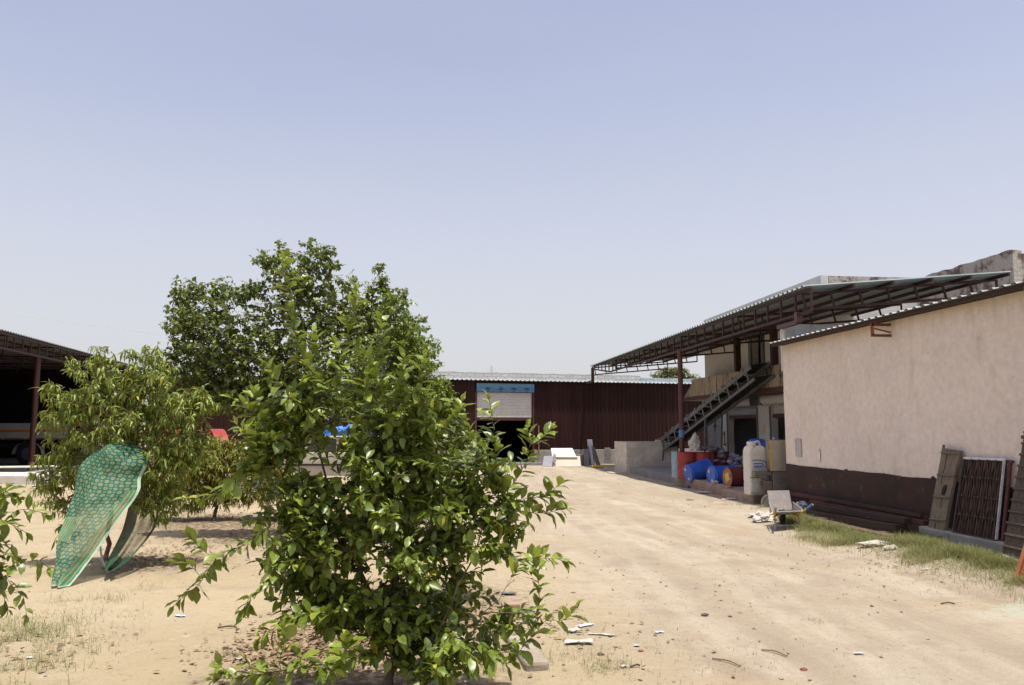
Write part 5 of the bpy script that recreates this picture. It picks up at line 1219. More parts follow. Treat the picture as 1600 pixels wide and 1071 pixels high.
def shoot(near, pts, n=10): shoots.append(pl.limb(pl.nearest(near, 0), pts, n, .006))
shoot(AT(497, 640, D0), [AT(500, 600, D0-.05), AT(462, 530, D0-.1), AT(447, 400, D0-.1)], 14)
shoot(AT(497, 640, D0), [AT(498, 560, D0), AT(490, 520, D0)], 8)
shoot(AT(600, 640, D0), [AT(600, 600, D0-.05), AT(593, 500, D0-.1)], 10)
shoot(AT(600, 640, D0), [AT(575, 560, D0+.1), AT(545, 530, D0+.1), AT(556, 455, D0+.1)], 10)
shoot(AT(770, 790, D0-.1), [AT(775, 710, D0-.1), AT(764, 622, D0-.15)], 12)
shoot(AT(770, 790, D0-.1), [AT(812, 740, D0-.15), AT(828, 700, D0-.2), AT(822, 672, D0-.2)], 10)
shoot(AT(824, 700, D0-.2), [AT(842, 690, D0-.25), AT(860, 672, D0-.28)], 6)
shoot(AT(770, 790, D0-.1), [AT(820, 780, D0-.2), AT(852, 775, D0-.25), AT(876, 755, D0-.25)], 9)
shoot(AT(770, 790, D0-.1), [AT(820, 800, D0-.2), AT(862, 800, D0-.25), AT(884, 795, D0-.25)], 9)
shoot(AT(780, 900, D0-.3), [AT(815, 880, D0-.3), AT(850, 872, D0-.35), AT(884, 878, D0-.4)], 9)
shoot(AT(735, 1010, D0-.4), [AT(790, 1038, D0-.6), AT(828, 995, D0-.62), AT(852, 972, D0-.65)], 10)
shoot(AT(828, 995, D0-.62), [AT(842, 950, D0-.66), AT(840, 900, D0-.68), AT(832, 868, D0-.68)], 10)
shoot(AT(852, 972, D0-.65), [AT(878, 970, D0-.7), AT(898, 956, D0-.7)], 5)
shoot(AT(410, 820, D0-.2), [AT(385, 850, D0-.3), AT(340, 870, D0-.4), AT(318, 905, D0-.42), AT(272, 945, D0-.45)], 12)
shoot(AT(340, 870, D0-.4), [AT(318, 862, D0-.42), AT(300, 838, D0-.42)], 6)
shoot(AT(318, 900, D0-.4), [AT(296, 880, D0-.45), AT(275, 878, D0-.45)], 5)
shoot(AT(410, 760, D0-.2), [AT(385, 720, D0-.25), AT(345, 770, D0-.3), AT(285, 780, D0-.3)], 9)
shoot(AT(410, 760, D0-.2), [AT(400, 700, D0-.25), AT(372, 665, D0-.3)], 8)
shoot(AT(410, 760, D0-.2), [AT(412, 680, D0-.2), AT(378, 630, D0-.2), AT(362, 622, D0-.2)], 9)
shoot(AT(430, 830, D0-.2), [AT(430, 900, D0-.4), AT(395, 930, D0-.45), AT(376, 960, D0-.5)], 8)
shoot(AT(520, 980, D0-.2), [AT(470, 960, D0-.5), AT(425, 985, D0-.6), AT(402, 1000, D0-.6)], 8)
shoot(AT(604, 1010, D0), [AT(560, 1025, D0-.4), AT(490, 1040, D0-.6), AT(430, 1050, D0-.7), AT(335, 1062, D0-.75)], 14)
for (x_, y_, x2, y2) in ((440, 1050, 442, 985), (470, 1045, 466, 1020), (540, 1030, 545, 1000), (400, 1055, 385, 1030), (500, 1040, 530, 1050), (360, 1060, 345, 1040), (430, 1050, 420, 1068)): shoot(AT(x_, y_, D0-.65), [AT((x_+x2)/2, (y_+y2)/2, D0-.68), AT(x2, y2, D0-.7)], 5)
for (x_, y_, x1, y1, x2, y2) in ((540, 640, 535, 590, 522, 535), (640, 650, 652, 610, 662, 555), (470, 640, 440, 600, 418, 575), (560, 650, 572, 620, 575, 585), (690, 700, 705, 660, 722, 628), (520, 640, 505, 600, 482, 575), (610, 650, 628, 600, 630, 560), (740, 760, 745, 710, 735, 672), (430, 680, 405, 650, 392, 610)): shoot(AT(x_, y_, D0-.1), [AT(x1, y1, D0-.15), AT(x2, y2, D0-.18)], 8)
shoot(AT(690, 980, D0-.3), [AT(720, 1010, D0-.55), AT(760, 1050, D0-.6)], 6)
lem = [(545, 745, 110, 75), (650, 810, 140, 100), (500, 830, 95, 90), (600, 905, 120, 80), (740, 830, 75, 85), (560, 950, 95, 45), (690, 965, 95, 55), (735, 760, 50, 50), (450, 760, 60, 75), (590, 690, 65, 50), (420, 700, 35, 45), (460, 680, 50, 35), (800, 830, 35, 40), (690, 1000, 85, 45), (640, 1010, 50, 30), (690, 1045, 75, 35, -.35), (760, 1010, 45, 45, -.3), (560, 990, 45, 30, -.2), (480, 640, 50, 28), (560, 640, 60, 36), (640, 650, 50, 40), (425, 655, 40, 28), (520, 610, 40, 25), (790, 780, 30, 30), (470, 920, 60, 50), (530, 680, 50, 40), (670, 720, 50, 45)]
tg = clump_pts(lem, D0, 290, 6.2, .060, .8, pl.rng)
pt = pl.fill(tg, .1, .012, .3, .6)
ag = lambda f, r: max(0, min(1, r.gauss(.12, .12)+(.45 if f > .8 and r.random() < .35 else 0)))
a1 = leaf_along(pl, pt, .027, .36, 58, .18, .100, .75, ag)
a2 = leaf_along(pl, shoots, .0175, 3, 50, .05, .122, .6, lambda f, r: max(0, min(1, .28+.45*max(0, f-.45)+r.gauss(0, .12))), start=.06)
pl.wood(.0017, MT['bark'], t, .012, .44, .035)
cat_ = [np.concatenate([x, y]) for x, y in zip(a1, a2)]
print('lemon leaves', len(cat_[0]))
leaves('crown', LEMON, *cat_[:4], LM, cat_[4], (.02, .38), t, base)

# ---- generic filled tree
def tree(name, label, D, base_px, blobs, n, tpl, mt, bark, leaf, spacing, last, ang, droop, seed, depth=.85, limbs=(), upn=.75, curl=(.05, .4), age=None, step=.2, tip=.003, rmax=.12, thick=.03, up=.5, curlw=.02, group=None, base=None, extra=(), young=.12):
    if base is None: base = G(*base_px)
    base = V((base.x, base.y, gh(base.x, base.y)-.03)) if abs(base.x) < 40 and base.y < 60 else V(base)
    t = thing(name, label, 'tree', tuple(base), 0, group); pl = Plant(base, seed)
    for lm in limbs:
        st = 0 if lm[0] is None else pl.nearest(AT(*lm[0]), 0); pl.limb(st, [AT(*p) if len(p) == 3 and p[0] > 30 else V(p) for p in lm[1]], 9, .02)
    pt = pl.fill(blob_pts(blobs, D, n, depth, pl.rng, .5), step, curlw, .25, up)
    sh = []
    for e in extra: sh.append(pl.limb(pl.nearest(AT(*e[0]), 0), [AT(*p) for p in e[1:]], 8, .008))
    age = age or (lambda f, r: max(0, min(1, r.gauss(young, .14)+(.3 if f > .8 and r.random() < .3 else 0))))
    a = leaf_along(pl, pt+sh, spacing, last, ang, droop, leaf, upn, age)
    pl.wood(tip, bark, t, thick, .42, rmax); print(name, 'leaves', len(a[0]))
    leaves('crown', tpl, a[0], a[1], a[2], a[3], mt, a[4], curl, t, base)
    return t
# tall dark tree behind
tall = [(330, 622, 85, 28), (420, 622, 85, 30), (520, 640, 70, 24), (335, 515, 72, 75), (285, 500, 28, 55), (300, 455, 22, 22), (350, 455, 25, 22), (395, 455, 24, 20), (470, 450, 68, 65), (420, 405, 28, 14), (500, 400, 30, 28), (490, 378, 9, 14), (441, 385, 9, 20), (515, 395, 12, 14), (545, 500, 65, 65), (550, 440, 12, 16), (597, 440, 14, 26), (597, 415, 6, 10), (632, 462, 9, 14), (600, 490, 42, 50), (640, 530, 32, 40), (655, 575, 32, 40), (590, 560, 80, 62), (440, 555, 105, 72), (320, 575, 75, 45), (265, 560, 20, 30), (520, 610, 105, 40), (380, 610, 70, 30), (655, 500, 12, 12), (272, 440, 5, 12), (395, 405, 8, 8), (578, 450, 10, 8), (665, 545, 20, 22)]
tree('broad_tree', 'tall dark green broadleaved tree rising above all others behind the citrus', 14.5, (455, 838), tall, 4700, HEART, TM, MT['bark'], .105, .050, .5, 65, .75, 21, .8,
     [(None, [(452, 760, 14.5), (450, 690, 14.5)]), ((450, 700, 14.5), [(425, 640, 14.4), (380, 560, 14.2), (330, 500, 14)]), ((450, 690, 14.5), [(480, 600, 14.6), (470, 500, 14.5), (450, 420, 14.5)]), ((450, 690, 14.5), [(520, 600, 14.7), (560, 500, 14.7), (597, 440, 14.6)]), ((480, 620, 14.6), [(580, 600, 14.3), (640, 560, 14.2)])],
     tip=.0032, thick=.035, step=.25)
# peach tree at the left with the cloth
pe = [(165, 605, 48, 40), (155, 560, 22, 20), (150, 545, 10, 10), (232, 585, 48, 36), (205, 548, 14, 10), (235, 545, 14, 10), (118, 640, 45, 40), (110, 570, 14, 16), (80, 605, 18, 10), (210, 655, 75, 42), (285, 645, 45, 42), (310, 620, 25, 20), (105, 715, 34, 38), (75, 660, 10, 24), (80, 690, 10, 10), (95, 770, 28, 40), (70, 750, 22, 22), (262, 715, 48, 55), (255, 780, 42, 35), (150, 685, 60, 25), (300, 700, 35, 40), (105, 830, 14, 20), (235, 740, 25, 40, .3)]
tree('peach_tree', 'yellow green peach tree with narrow drooping leaves under the patterned cloth', 11.5, (168, 884), pe, 1500, PEACH, PM, MT['barkred'], .125, .030, .36, 50, .85, 33, .8,
     [(None, [(172, 830, 11.7), (178, 780, 11.7)]), ((178, 790, 11.7), [(150, 720, 11.8), (120, 640, 11.8)]), ((178, 780, 11.7), [(190, 690, 11.8), (165, 600, 11.8)]), ((178, 780, 11.7), [(230, 720, 11.8), (290, 650, 11.8)]), ((178, 785, 11.7), [(120, 760, 11.9), (90, 740, 11.9)])],
     tip=.0022, curl=(.15, .7), upn=.6, young=.2)
pe2 = [(345, 725, 70, 30), (300, 745, 40, 32), (395, 730, 42, 38), (420, 770, 35, 28), (330, 705, 45, 20), (380, 700, 35, 16), (300, 790, 30, 14), (350, 770, 60, 24), (345, 700, 18, 14), (335, 688, 34, 9), (295, 690, 30, 20), (265, 690, 25, 16), (415, 700, 20, 14), (270, 760, 25, 28), (440, 740, 22, 30)]
tree('peach_tree', 'low yellowish peach tree on a thin reddish stem behind the draped one', 16.8, (336, 816), pe2, 1500, PEACH, PM2, MT['greenstem'], .13, .032, .34, 50, .85, 44, .9,
     [(None, [(337, 790, 16.8), (338, 765, 16.8)]), ((338, 770, 16.8), [(320, 740, 16.8), (300, 730, 16.6)]), ((338, 765, 16.8), [(360, 740, 16.9), (395, 720, 17)])], tip=.0025, curl=(.15, .7), upn=.6, young=.4)
# lime tree with small leaves between
lm_ = [(575, 565, 35, 50), (560, 610, 38, 36), (625, 540, 40, 45), (655, 600, 45, 40), (615, 495, 22, 40), (600, 470, 16, 20), (625, 470, 16, 10), (640, 560, 45, 50), (630, 620, 70, 50), (685, 640, 42, 42), (665, 690, 80, 48), (600, 690, 60, 50), (715, 650, 20, 24), (735, 690, 28, 32), (640, 740, 90, 45), (575, 750, 40, 40), (690, 600, 10, 14), (700, 760, 60, 40), (765, 690, 12, 8), (620, 800, 80, 50), (560, 640, 30, 50)]
tree('lime_tree', 'bright yellow green citrus tree with small leaves just behind the big citrus', 9.2, (640, 930), lm_, 1900, LIME, IM, MT['greenstem'], .062, .024, .26, 58, .15, 52, .85,
     [(None, [(640, 860, 9.2), (640, 800, 9.2)]), ((640, 800, 9.2), [(620, 700, 9.2), (630, 600, 9.2), (610, 490, 9.2)]), ((640, 800, 9.2), [(690, 720, 9.2), (720, 660, 9.2)]), ((640, 810, 9.2), [(590, 740, 9.2), (570, 690, 9.2)])], tip=.002, curl=(.05, .4), upn=.75, young=.3)
# citrus bush entering at the left edge
lb = [(-75, 830, 55, 80), (-20, 800, 22, 40), (-25, 880, 25, 50), (-70, 920, 50, 60), (-90, 760, 50, 50)]
tree('citrus_bush', 'citrus bush reaching into the picture at the left edge', 5.0, (-90, 1090), lb, 260, LEMON, LM, MT['bark'], .100, .030, .3, 58, .25, 62, .8,
     [(None, [V((-4.55, 5.6, .3)), V((-4.5, 5.55, .6))])], base=V((-4.6, 5.6, 0)), tip=.002, upn=.7, step=.12,
     extra=[((-20, 800, 5.0), (0, 780, 4.9), (14, 760, 4.85)), ((-20, 800, 5.0), (15, 800, 4.9), (45, 796, 4.8), (75, 806, 4.75)), ((-20, 820, 5.0), (10, 815, 4.85), (38, 835, 4.8)), ((-20, 860, 5), (10, 850, 4.9), (28, 872, 4.85)), ((-20, 880, 5.0), (20, 885, 4.85), (50, 876, 4.8), (74, 884, 4.78)), ((-20, 900, 5.0), (5, 900, 4.9), (30, 925, 4.85), (44, 960, 4.85)), ((-20, 920, 5.0), (0, 925, 4.9), (12, 948, 4.9)), ((-20, 780, 5), (5, 770, 4.9), (30, 775, 4.85))])
# acacia far behind the warehouse
ac = [(1050, 585, 28, 10), (1040, 580, 14, 7), (1065, 582, 14, 8), (1030, 590, 16, 7), (1080, 590, 16, 5), (1052, 578, 10, 4)]
tree('acacia_tree', 'pale feathery tree showing over the warehouse parapet beside the canopy post', 64, None, ac, 420, LIME, leaf_mat('acacia_leaf', (.11, .14, .03), (.15, .18, .04), (.2, .22, .06), (.22, .24, .06), (.2, .22, .09), .6, .3), MT['bark'], .22, .18, 1.2, 60, .1, 71, .8,
     [(None, [AT(1051, 630, 64), AT(1051, 600, 64)])], base=V((AT(1051, 670, 64).x, AT(1051, 670, 64).y, 0)), tip=.012, step=.6, curlw=.08)

# ------------------------------------------------------------------ patterned cloth over the peach tree
def cloth_mat():
    m, t, bs, out = nt('patterned_cloth')
    uv = node(t, 'UVMap'); U = uv.outputs[0]
    def cell(offx, offy, s):
        mp = node(t, 'Mapping'); t.links.new(U, mp.inputs[0]); mp.inputs['Location'].default_value = (offx, offy, 0); mp.inputs['Scale'].default_value = (s, s, 1); mp.inputs['Rotation'].default_value = (0, 0, math.radians(38))
        fr = node(t, 'VectorMath', operation='FRACTION'); t.links.new(mp.outputs[0], fr.inputs[0])
        sb = node(t, 'VectorMath', operation='SUBTRACT'); t.links.new(fr.outputs[0], sb.inputs[0]); sb.inputs[1].default_value = (.5, .5, 0)
        return sb.outputs[0]
    def length(v):
        mp = node(t, 'Mapping'); t.links.new(v, mp.inputs[0]); mp.inputs['Scale'].default_value = (1, 1, 0)
        l = node(t, 'VectorMath', operation='LENGTH'); t.links.new(mp.outputs[0], l.inputs[0]); return l.outputs['Value']
    def stepf(v, a, op='LESS_THAN'):
        n = node(t, 'Math', operation=op); t.links.new(v, n.inputs[0]); n.inputs[1].default_value = a; return n.outputs[0]
    teal, cream, brown, lime = (.006, .098, .064), (.21, .23, .10), (.20, .09, .03), (.13, .36, .12)
    c1 = cell(0, 0, 13); l1 = length(c1)
    c2 = cell(.5, .5, 13); s2 = node(t, 'SeparateXYZ'); t.links.new(c2, s2.inputs[0])
    ml = node(t, 'Math', operation='MULTIPLY'); t.links.new(s2.outputs[0], ml.inputs[0]); t.links.new(s2.outputs[1], ml.inputs[1])
    ab = node(t, 'Math', operation='ABSOLUTE'); t.links.new(ml.outputs[0], ab.inputs[0]); l2 = length(c2)
    fl = node(t, 'Math', operation='MULTIPLY'); t.links.new(stepf(ab.outputs[0], .011), fl.inputs[0]); t.links.new(stepf(l2, .27), fl.inputs[1])
    col = mixc(t, fl.outputs[0], teal, (.09, .22, .13))
    col = mixc(t, stepf(l1, .31), col, cream); col = mixc(t, stepf(l1, .225), col, lime); col = mixc(t, stepf(l1, .18), col, cream); col = mixc(t, stepf(l1, .10), col, brown)
    # border bands by the hem (u near 1) and across the lower end
    sp = node(t, 'SeparateXYZ'); t.links.new(U, sp.inputs[0])
    wv = node(t, 'TexWave', wave_type='BANDS', bands_direction='X'); t.links.new(U, wv.inputs[0]); wv.inputs['Scale'].default_value = 9
    c3 = cell(.2, .1, 17); l3 = length(c3)
    bd = mixc(t, stepf(l3, .3), (.05, .25, .12), (.30, .17, .10)); bd = mixc(t, stepf(wv.outputs['Fac'], .9, 'GREATER_THAN'), bd, (.34, .44, .20))
    at = node(t, 'Attribute', attribute_name='border'); col = mixc(t, stepf(at.outputs['Fac'], .5, 'GREATER_THAN'), col, bd)
    at2 = node(t, 'Attribute', attribute_name='hem'); col = mixc(t, stepf(at2.outputs['Fac'], .5, 'GREATER_THAN'), col, (.42, .58, .44))
    t.links.new(col, bs.inputs['Base Color']); bs.inputs['Roughness'].default_value = .7
    tr = node(t, 'BsdfTranslucent'); t.links.new(col, tr.inputs[0]); mx = node(t, 'MixShader'); mx.inputs[0].default_value = .3
    t.links.new(bs.outputs[0], mx.inputs[1]); t.links.new(tr.outputs[0], mx.inputs[2])
    tp = node(t, 'BsdfTransparent'); m2 = node(t, 'MixShader')
    at3 = node(t, 'Attribute', attribute_name='sheer'); t.links.new(at3.outputs['Fac'], m2.inputs[0])
    t.links.new(mx.outputs[0], m2.inputs[1]); t.links.new(tp.outputs[0], m2.inputs[2]); t.links.new(m2.outputs[0], out.inputs[0])
    return m
def interp(tab, v):
    n = len(tab)-1; k = min(n-1, int(v*n)); f = v*n-k; P4 = [tab[max(0, k-1)], tab[k], tab[k+1], tab[min(n, k+2)]]
    return [.5*(2*b_+(c_-a_)*f+(2*a_-5*b_+4*c_-d_)*f*f+(3*b_-a_-3*c_+d_)*f**3) for a_, b_, c_, d_ in zip(*P4)]
S_ = 4.285
def zc(x, y): return 70+x/S_, 680+y/S_
Lb = [zc(*p) for p in ((470, 40), (360, 95), (265, 175), (225, 265), (200, 380), (165, 490), (120, 620), (75, 760), (52, 890), (36, 1000))]
Rb = [zc(*p) for p in ((590, 50), (650, 95), (692, 180), (640, 285), (632, 372), (565, 470), (480, 590), (370, 750), (250, 905), (160, 1018))]
# bottom corner lies on the ground; the cloth climbs to the crown of the peach tree
Dz = [(11.3,), (11.05,), (10.9,), (10.78,), (10.66,), (10.5,), (10.32,), (10.12,), (9.92,), (9.74,)]
nu, nv = 44, 90; vs_, uvs, bord, sheer, hem = [], [], [], [], []
acc = 0; prev = None
for j in range(nv+1):
    v = j/nv; l = interp(Lb, v); r_ = interp(Rb, v); d = interp(Dz, v)[0]
    pl_, pr2 = AT(l[0], l[1], d+.15*(1-v)), AT(r_[0], r_[1], d+.25*(1-v)+.10*math.sin(PI*v)); w_ = (pr2-pl_).length; m_ = (pl_+pr2)/2
    if prev is not None: acc += (m_-prev).length
    prev = m_
    for i in range(nu+1):
        u = i/nu; p = pl_*(1-u)+pr2*u
        bow = math.sin(PI*u)*(.28*(1-v)**.6+.05); p += -V((FW.x, FW.y, 0))*bow
        p += -V((FW.x, FW.y, 0))*(.03*math.sin(u*15+v*4+2*mnoise.noise(V((v*4, 1, 1))))*(.4+.8*v)+.07*mnoise.noise(V((u*2.5, v*5, 2)))+.02*mnoise.noise(V((u*9, v*14, 5))))
        if p.z < gh(p.x, p.y)+.015: p.z = gh(p.x, p.y)+.015
        vs_.append(p); uvs.append(((u-1)*w_*1.0, acc)); e = (1-u)*w_
        bord.append(1.0 if (e < .12 and v > .44) or (.60 < v < .74 and u < .5+.4*(v-.6) and u*w_ < .32*(1-(v-.6)*3)) or v > .97 else 0.0)
        hem.append(1.0 if e < .028 and v > .25 or v > .985 else 0.0)
        sheer.append(.03+.20*sstep(.5, .62, v)*sstep(.15, .45, u)*sstep(.9, .72, v)*.8+.06*sstep(.5, 1, v))
idx = np.arange((nu+1)*(nv+1)).reshape(nv+1, nu+1)
fq = np.stack([idx[:-1, :-1], idx[1:, :-1], idx[1:, 1:], idx[:-1, 1:]], -1).reshape(-1, 4)
o = np_mesh('draped_cloth', np.array([tuple(p) for p in vs_]), fq, cloth_mat())
put(o, 'green patterned see-through cloth draped from the peach tree down to the sand', 'cloth')
for nm, dat in (('border', bord), ('sheer', sheer), ('hem', hem)):
    a = o.data.attributes.new(nm, 'FLOAT', 'POINT'); a.data.foreach_set('value', np.array(dat, dtype=np.float32))
ul = o.data.uv_layers.new(name='UVMap')
for lp in o.data.loops: ul.data[lp.index].uv = uvs[lp.vertex_index]
# dark net at the back of the same tree
m, tt, bs, out = nt('dark_green_net'); bs.inputs['Base Color'].default_value = (.03, .075, .04, 1); bs.inputs['Roughness'].default_value = 1; bs.inputs['Specular IOR Level'].default_value = .05
tp = node(tt, 'BsdfTransparent'); m2 = node(tt, 'MixShader'); at3 = node(tt, 'Attribute', attribute_name='sheer'); tt.links.new(at3.outputs['Fac'], m2.inputs[0])
tt.links.new(bs.outputs[0], m2.inputs[1]); tt.links.new(tp.outputs[0], m2.inputs[2]); tt.links.new(m2.outputs[0], out.inputs[0])
Lb = [zc(*p) for p in ((580, 400), (530, 600), (500, 680), (460, 760), (420, 840), (400, 905))]
Rb = [zc(*p) for p in ((770, 400), (755, 580), (700, 680), (630, 765), (550, 850), (450, 912))]
vs_, sh = [], []
nu, nv = 30, 30
for j in range(nv+1):
    v = j/nv; l = interp(Lb, v); r_ = interp(Rb, v)
    for i in range(nu+1):
        u = i/nu; p = AT(l[0]*(1-u)+r_[0]*u, l[1]*(1-u)+r_[1]*u, 11.7-1.5*v+.14*math.sin(u*8+v*3)+.10*mnoise.noise(V((u*5, v*4, 3)))+.3*u*(1-v)); p.z = max(p.z, gh(p.x, p.y)+.01); vs_.append(p)
        sh.append(.05 if u > .92 or u < .34 or v > .9 else max(.08, min(.6, .42+.5*mnoise.noise(V((u*7, v*3, 6))))))
idx = np.arange((nu+1)*(nv+1)).reshape(nv+1, nu+1)
fq = np.stack([idx[:-1, :-1], idx[1:, :-1], idx[1:, 1:], idx[:-1, 1:]], -1).reshape(-1, 4)
o = np_mesh('dark_net', np.array([tuple(p) for p in vs_]), fq, m); put(o, 'dark green thin net hanging from the right side of the peach tree', 'net')
a = o.data.attributes.new('sheer', 'FLOAT', 'POINT'); a.data.foreach_set('value', np.array(sh, dtype=np.float32))
b = B(); pts_ = [AT(*zc(*p), 10.6) for p in ((372, 745), (378, 800), (390, 850), (428, 910))]; pts_[-1].z = gh(pts_[-1].x, pts_[-1].y)+.02
b.tube(bez(pts_, 16), .014, 8); put(b.build('hose', MT['hose'], smooth=60), 'pale thin hose hanging from the peach trunk to the sand', 'hose')

# ------------------------------------------------------------------ grass, litter, pebbles
def grass(name, label, pts, hmin, hmax, wid, mt, ages, seed=1):
    r = np.random.default_rng(seed); N = len(pts); P = np.array(pts)
    h = hmin+(hmax-hmin)*r.uniform(0, 1, N)**2.2; az = r.uniform(0, 2*PI, N); lean = r.uniform(.2, 1.5, N)
    dx = np.stack([np.cos(az), np.sin(az), np.zeros(N)], 1); sx = np.stack([-np.sin(az), np.cos(az), np.zeros(N)], 1)
    vs = []
    for k, (f, w) in enumerate(((0, 1), (.45, .8), (.8, .5), (1, .06))):
        c = P+dx*(lean*h*f**1.8)[:, None]+np.array([0, 0, 1])*(h*f*(1-.33*lean*f))[:, None]
        vs += [c-sx*wid*w, c+sx*wid*w]
    v = np.stack(vs, 1); f = np.array([(0, 1, 3, 2), (2, 3, 5, 4), (4, 5, 7, 6)])
    fq = (f[None]+(np.arange(N)*8)[:, None, None]).reshape(-1, 4)
    put(np_mesh(name, v.reshape(-1, 3), fq, mt, True, np.repeat(ages, 8)), label, 'grass', kind='stuff')
GM = leaf_mat('grass_blade', (.085, .125, .025), (.15, .185, .042), (.23, .235, .075), (.40, .33, .16), (.2, .22, .07), .6, .35)
DM = leaf_mat('dry_blade', (.20, .16, .07), (.28, .22, .11), (.34, .28, .15), (.15, .17, .05), (.3, .25, .14), .8, .2)
pts, ages = [], []
r = random.Random(9)
while len(pts) < 80000:
    y = r.uniform(8.2, 16.2); w_ = (1.35 if y < 12.5 else 1.35-.32*(y-12.5)*.9); w_ = max(.12, w_)
    q_ = abs(r.gauss(0, .37)); x = 8.15-q_*w_*1.15
    if y > 12.7:
        if r.random() < .5: continue
        x = 7.5-q_*w_*1.1
    dens = mnoise.noise(V((x*1.6, y*1.6, 4)))
    if dens < -.25+.5*q_ and r.random() < .75: continue
    if 7.86 < x and y < 12.05: x -= .35
    pts.append((x, y, gh(x, y)-.005)); ages.append(max(0, min(1, q_*.55+r.gauss(0, .18))))
grass('grass_strip', 'strip of grass along the foot of the storehouse wall yellowing towards the sand', pts, .02, .22, .0026, GM, np.array(ages), 2)
pts, ages = [], []
for (px, py, n, s_, a_) in ((40, 985, 1300, .42, .25), (15, 1000, 900, .3, .2), (90, 1008, 300, .3, .4), (30, 1050, 500, .35, .35), (60, 1040, 300, .3, .4), (170, 940, 120, .15, .3), (110, 942, 120, .2, .4), (230, 832+88, 60, .15, .3), (200, 960, 60, .12, .4), (160, 990, 90, .25, .5), (40, 770, 500, .5, .2), (80, 762, 300, .4, .2), (950, 735, 260, .25, .1), (985, 741, 200, .2, .1), (1043, 752, 380, .22, .05), (1150, 793, 260, .22, .15), (1190, 803, 300, .18, .05), (1118, 787, 180, .2, .2), (1195, 790, 350, .2, .0), (855, 728, 350, .35, .15), (1262, 833, 120, .2, .3), (940, 1045, 160, .15, .3), (850, 1030, 60, .1, .5), (700, 925, 300, .5, .4), (230, 885, 200, .3, .3), (1270, 968, 60, .12, .8)):
    c = G(px, py)
    for _ in range(n):
        x, y = r.gauss(c.x, s_*.8), r.gauss(c.y, s_*.9)
        if mnoise.noise(V((x*3, y*3, 8))) < -.12: continue
        if 8.4 < x and y > 17: continue
        pts.append((x, y, gh(x, y)-.004)); ages.append(max(0, min(1, r.gauss(a_, .2))))
grass('sparse_grass', 'sparse green grass tufts scattered on the sand', pts, .02, .15, .0022, GM, np.array(ages), 3)
pts, ages = [], []
for (px, py, n, s_) in ((800, 940, 500, .22), (815, 965, 500, .2), (790, 1000, 250, .2), (940, 1025, 260, .3), (930, 1045, 300, .3), (870, 1010, 200, .3), (1150, 1050, 200, .4), (1020, 1005, 160, .3), (1190, 1030, 180, .4), (480, 1010, 500, .5), (420, 1040, 300, .4), (130, 965, 200, .4), (160, 925, 150, .4), (330, 812, 300, .7), (230, 875, 300, .5), (1420, 900, 400, .6), (1480, 915, 400, .5), (1340, 860, 300, .5), (1000, 960, 120, .6), (1540, 930, 200, .4)):
    c = G(px, py)
    for _ in range(n):
        x, y = r.gauss(c.x, s_), r.gauss(c.y, s_)
        if mnoise.noise(V((x*2.5, y*2.5, 18))) < -.1: continue
        pts.append((x, y, gh(x, y)-.003)); ages.append(max(0, min(1, r.gauss(.1, .15))))
grass('dry_grass', 'dry straw coloured grass wisps scattered over the yard', pts, .015, .06, .002, DM, np.array(ages), 4)
def leaf_litter():
    P, D, U, S, A = [], [], [], [], []
    for (px, py, n, s_) in ((520, 1000, 650, .45), (470, 1015, 350, .35), (620, 985, 300, .5), (420, 1030, 150, .3), (700, 960, 200, .5), (330, 808, 500, .75), (240, 872, 350, .55), (780, 980, 160, .4), (450, 840, 700, 1.3), (900, 1000, 60, .6), (30, 1020, 90, .5), (1430, 880, 120, .9)):
        c = G(px, py)
        for _ in range(n):
            x, y = r.gauss(c.x, s_), r.gauss(c.y, s_); a = r.uniform(0, 6.28)
            P.append((x, y, gh(x, y)+.012)); D.append((math.cos(a), math.sin(a), r.uniform(-.05, .3))); U.append((r.gauss(0, .3), r.gauss(0, .3), 1)); S.append(r.uniform(.03, .08)); A.append(r.random()*.6)
    dl = leaf_mat('dead_leaf', (.09, .055, .03), (.19, .12, .065), (.33, .24, .14), (.30, .20, .10), (.3, .22, .14), .8, .1)
    put(leaves('leaf_litter', LIME, P, np.array(D), np.array(U), np.array(S), dl, np.array(A), (-.3, .3)), 'dead brown leaves littering the ground under the trees', 'leaf litter', kind='stuff')
leaf_litter()
# pebbles and clods
vv = np.array([(1, 0, 0), (-1, 0, 0), (0, 1, 0), (0, -1, 0), (0, 0, 1), (0, 0, -.6), (.6, .6, .45), (-.6, .6, .45), (.6, -.6, .45), (-.6, -.6, .45)])
ff = [(0, 6, 4, 8), (6, 2, 7, 4), (4, 7, 1, 9), (8, 4, 9, 3), (0, 2, 6, 6), (0, 5, 2, 2), (2, 5, 1, 7), (1, 5, 3, 9), (3, 5, 0, 8)]
b = B()
for k in range(2000):
    if k < 1500:
        D = r.uniform(5.6, 14)**1.0; x_ = r.uniform(-.62, .62)*D; x, y = x_+D*.107, D
    else:
        x, y = r.uniform(-6, 8.3), r.uniform(13, 36)
    if x < 1.2 and r.random() < .6: continue
    if x > 8.2: continue
    s_ = .003+.011*r.random()**5*(1+.03*y)+.0003*y; M_ = Matrix.Translation((x, y, gh(x, y)+s_*.25)) @ Matrix.Rotation(r.uniform(0, 6), 4, 'Z') @ Matrix.Diagonal((s_*r.uniform(.8, 1.6), s_, s_*r.uniform(.4, .8), 1))
    b.add([M_ @ V(tuple(p*r.uniform(.75, 1.2))) for p in vv], [tuple(dict.fromkeys(f_)) for f_ in ff])
put(b.build('pebbles', MT['pebble']), 'small stones and clods strewn over the sandy yard', 'pebbles', kind='stuff')
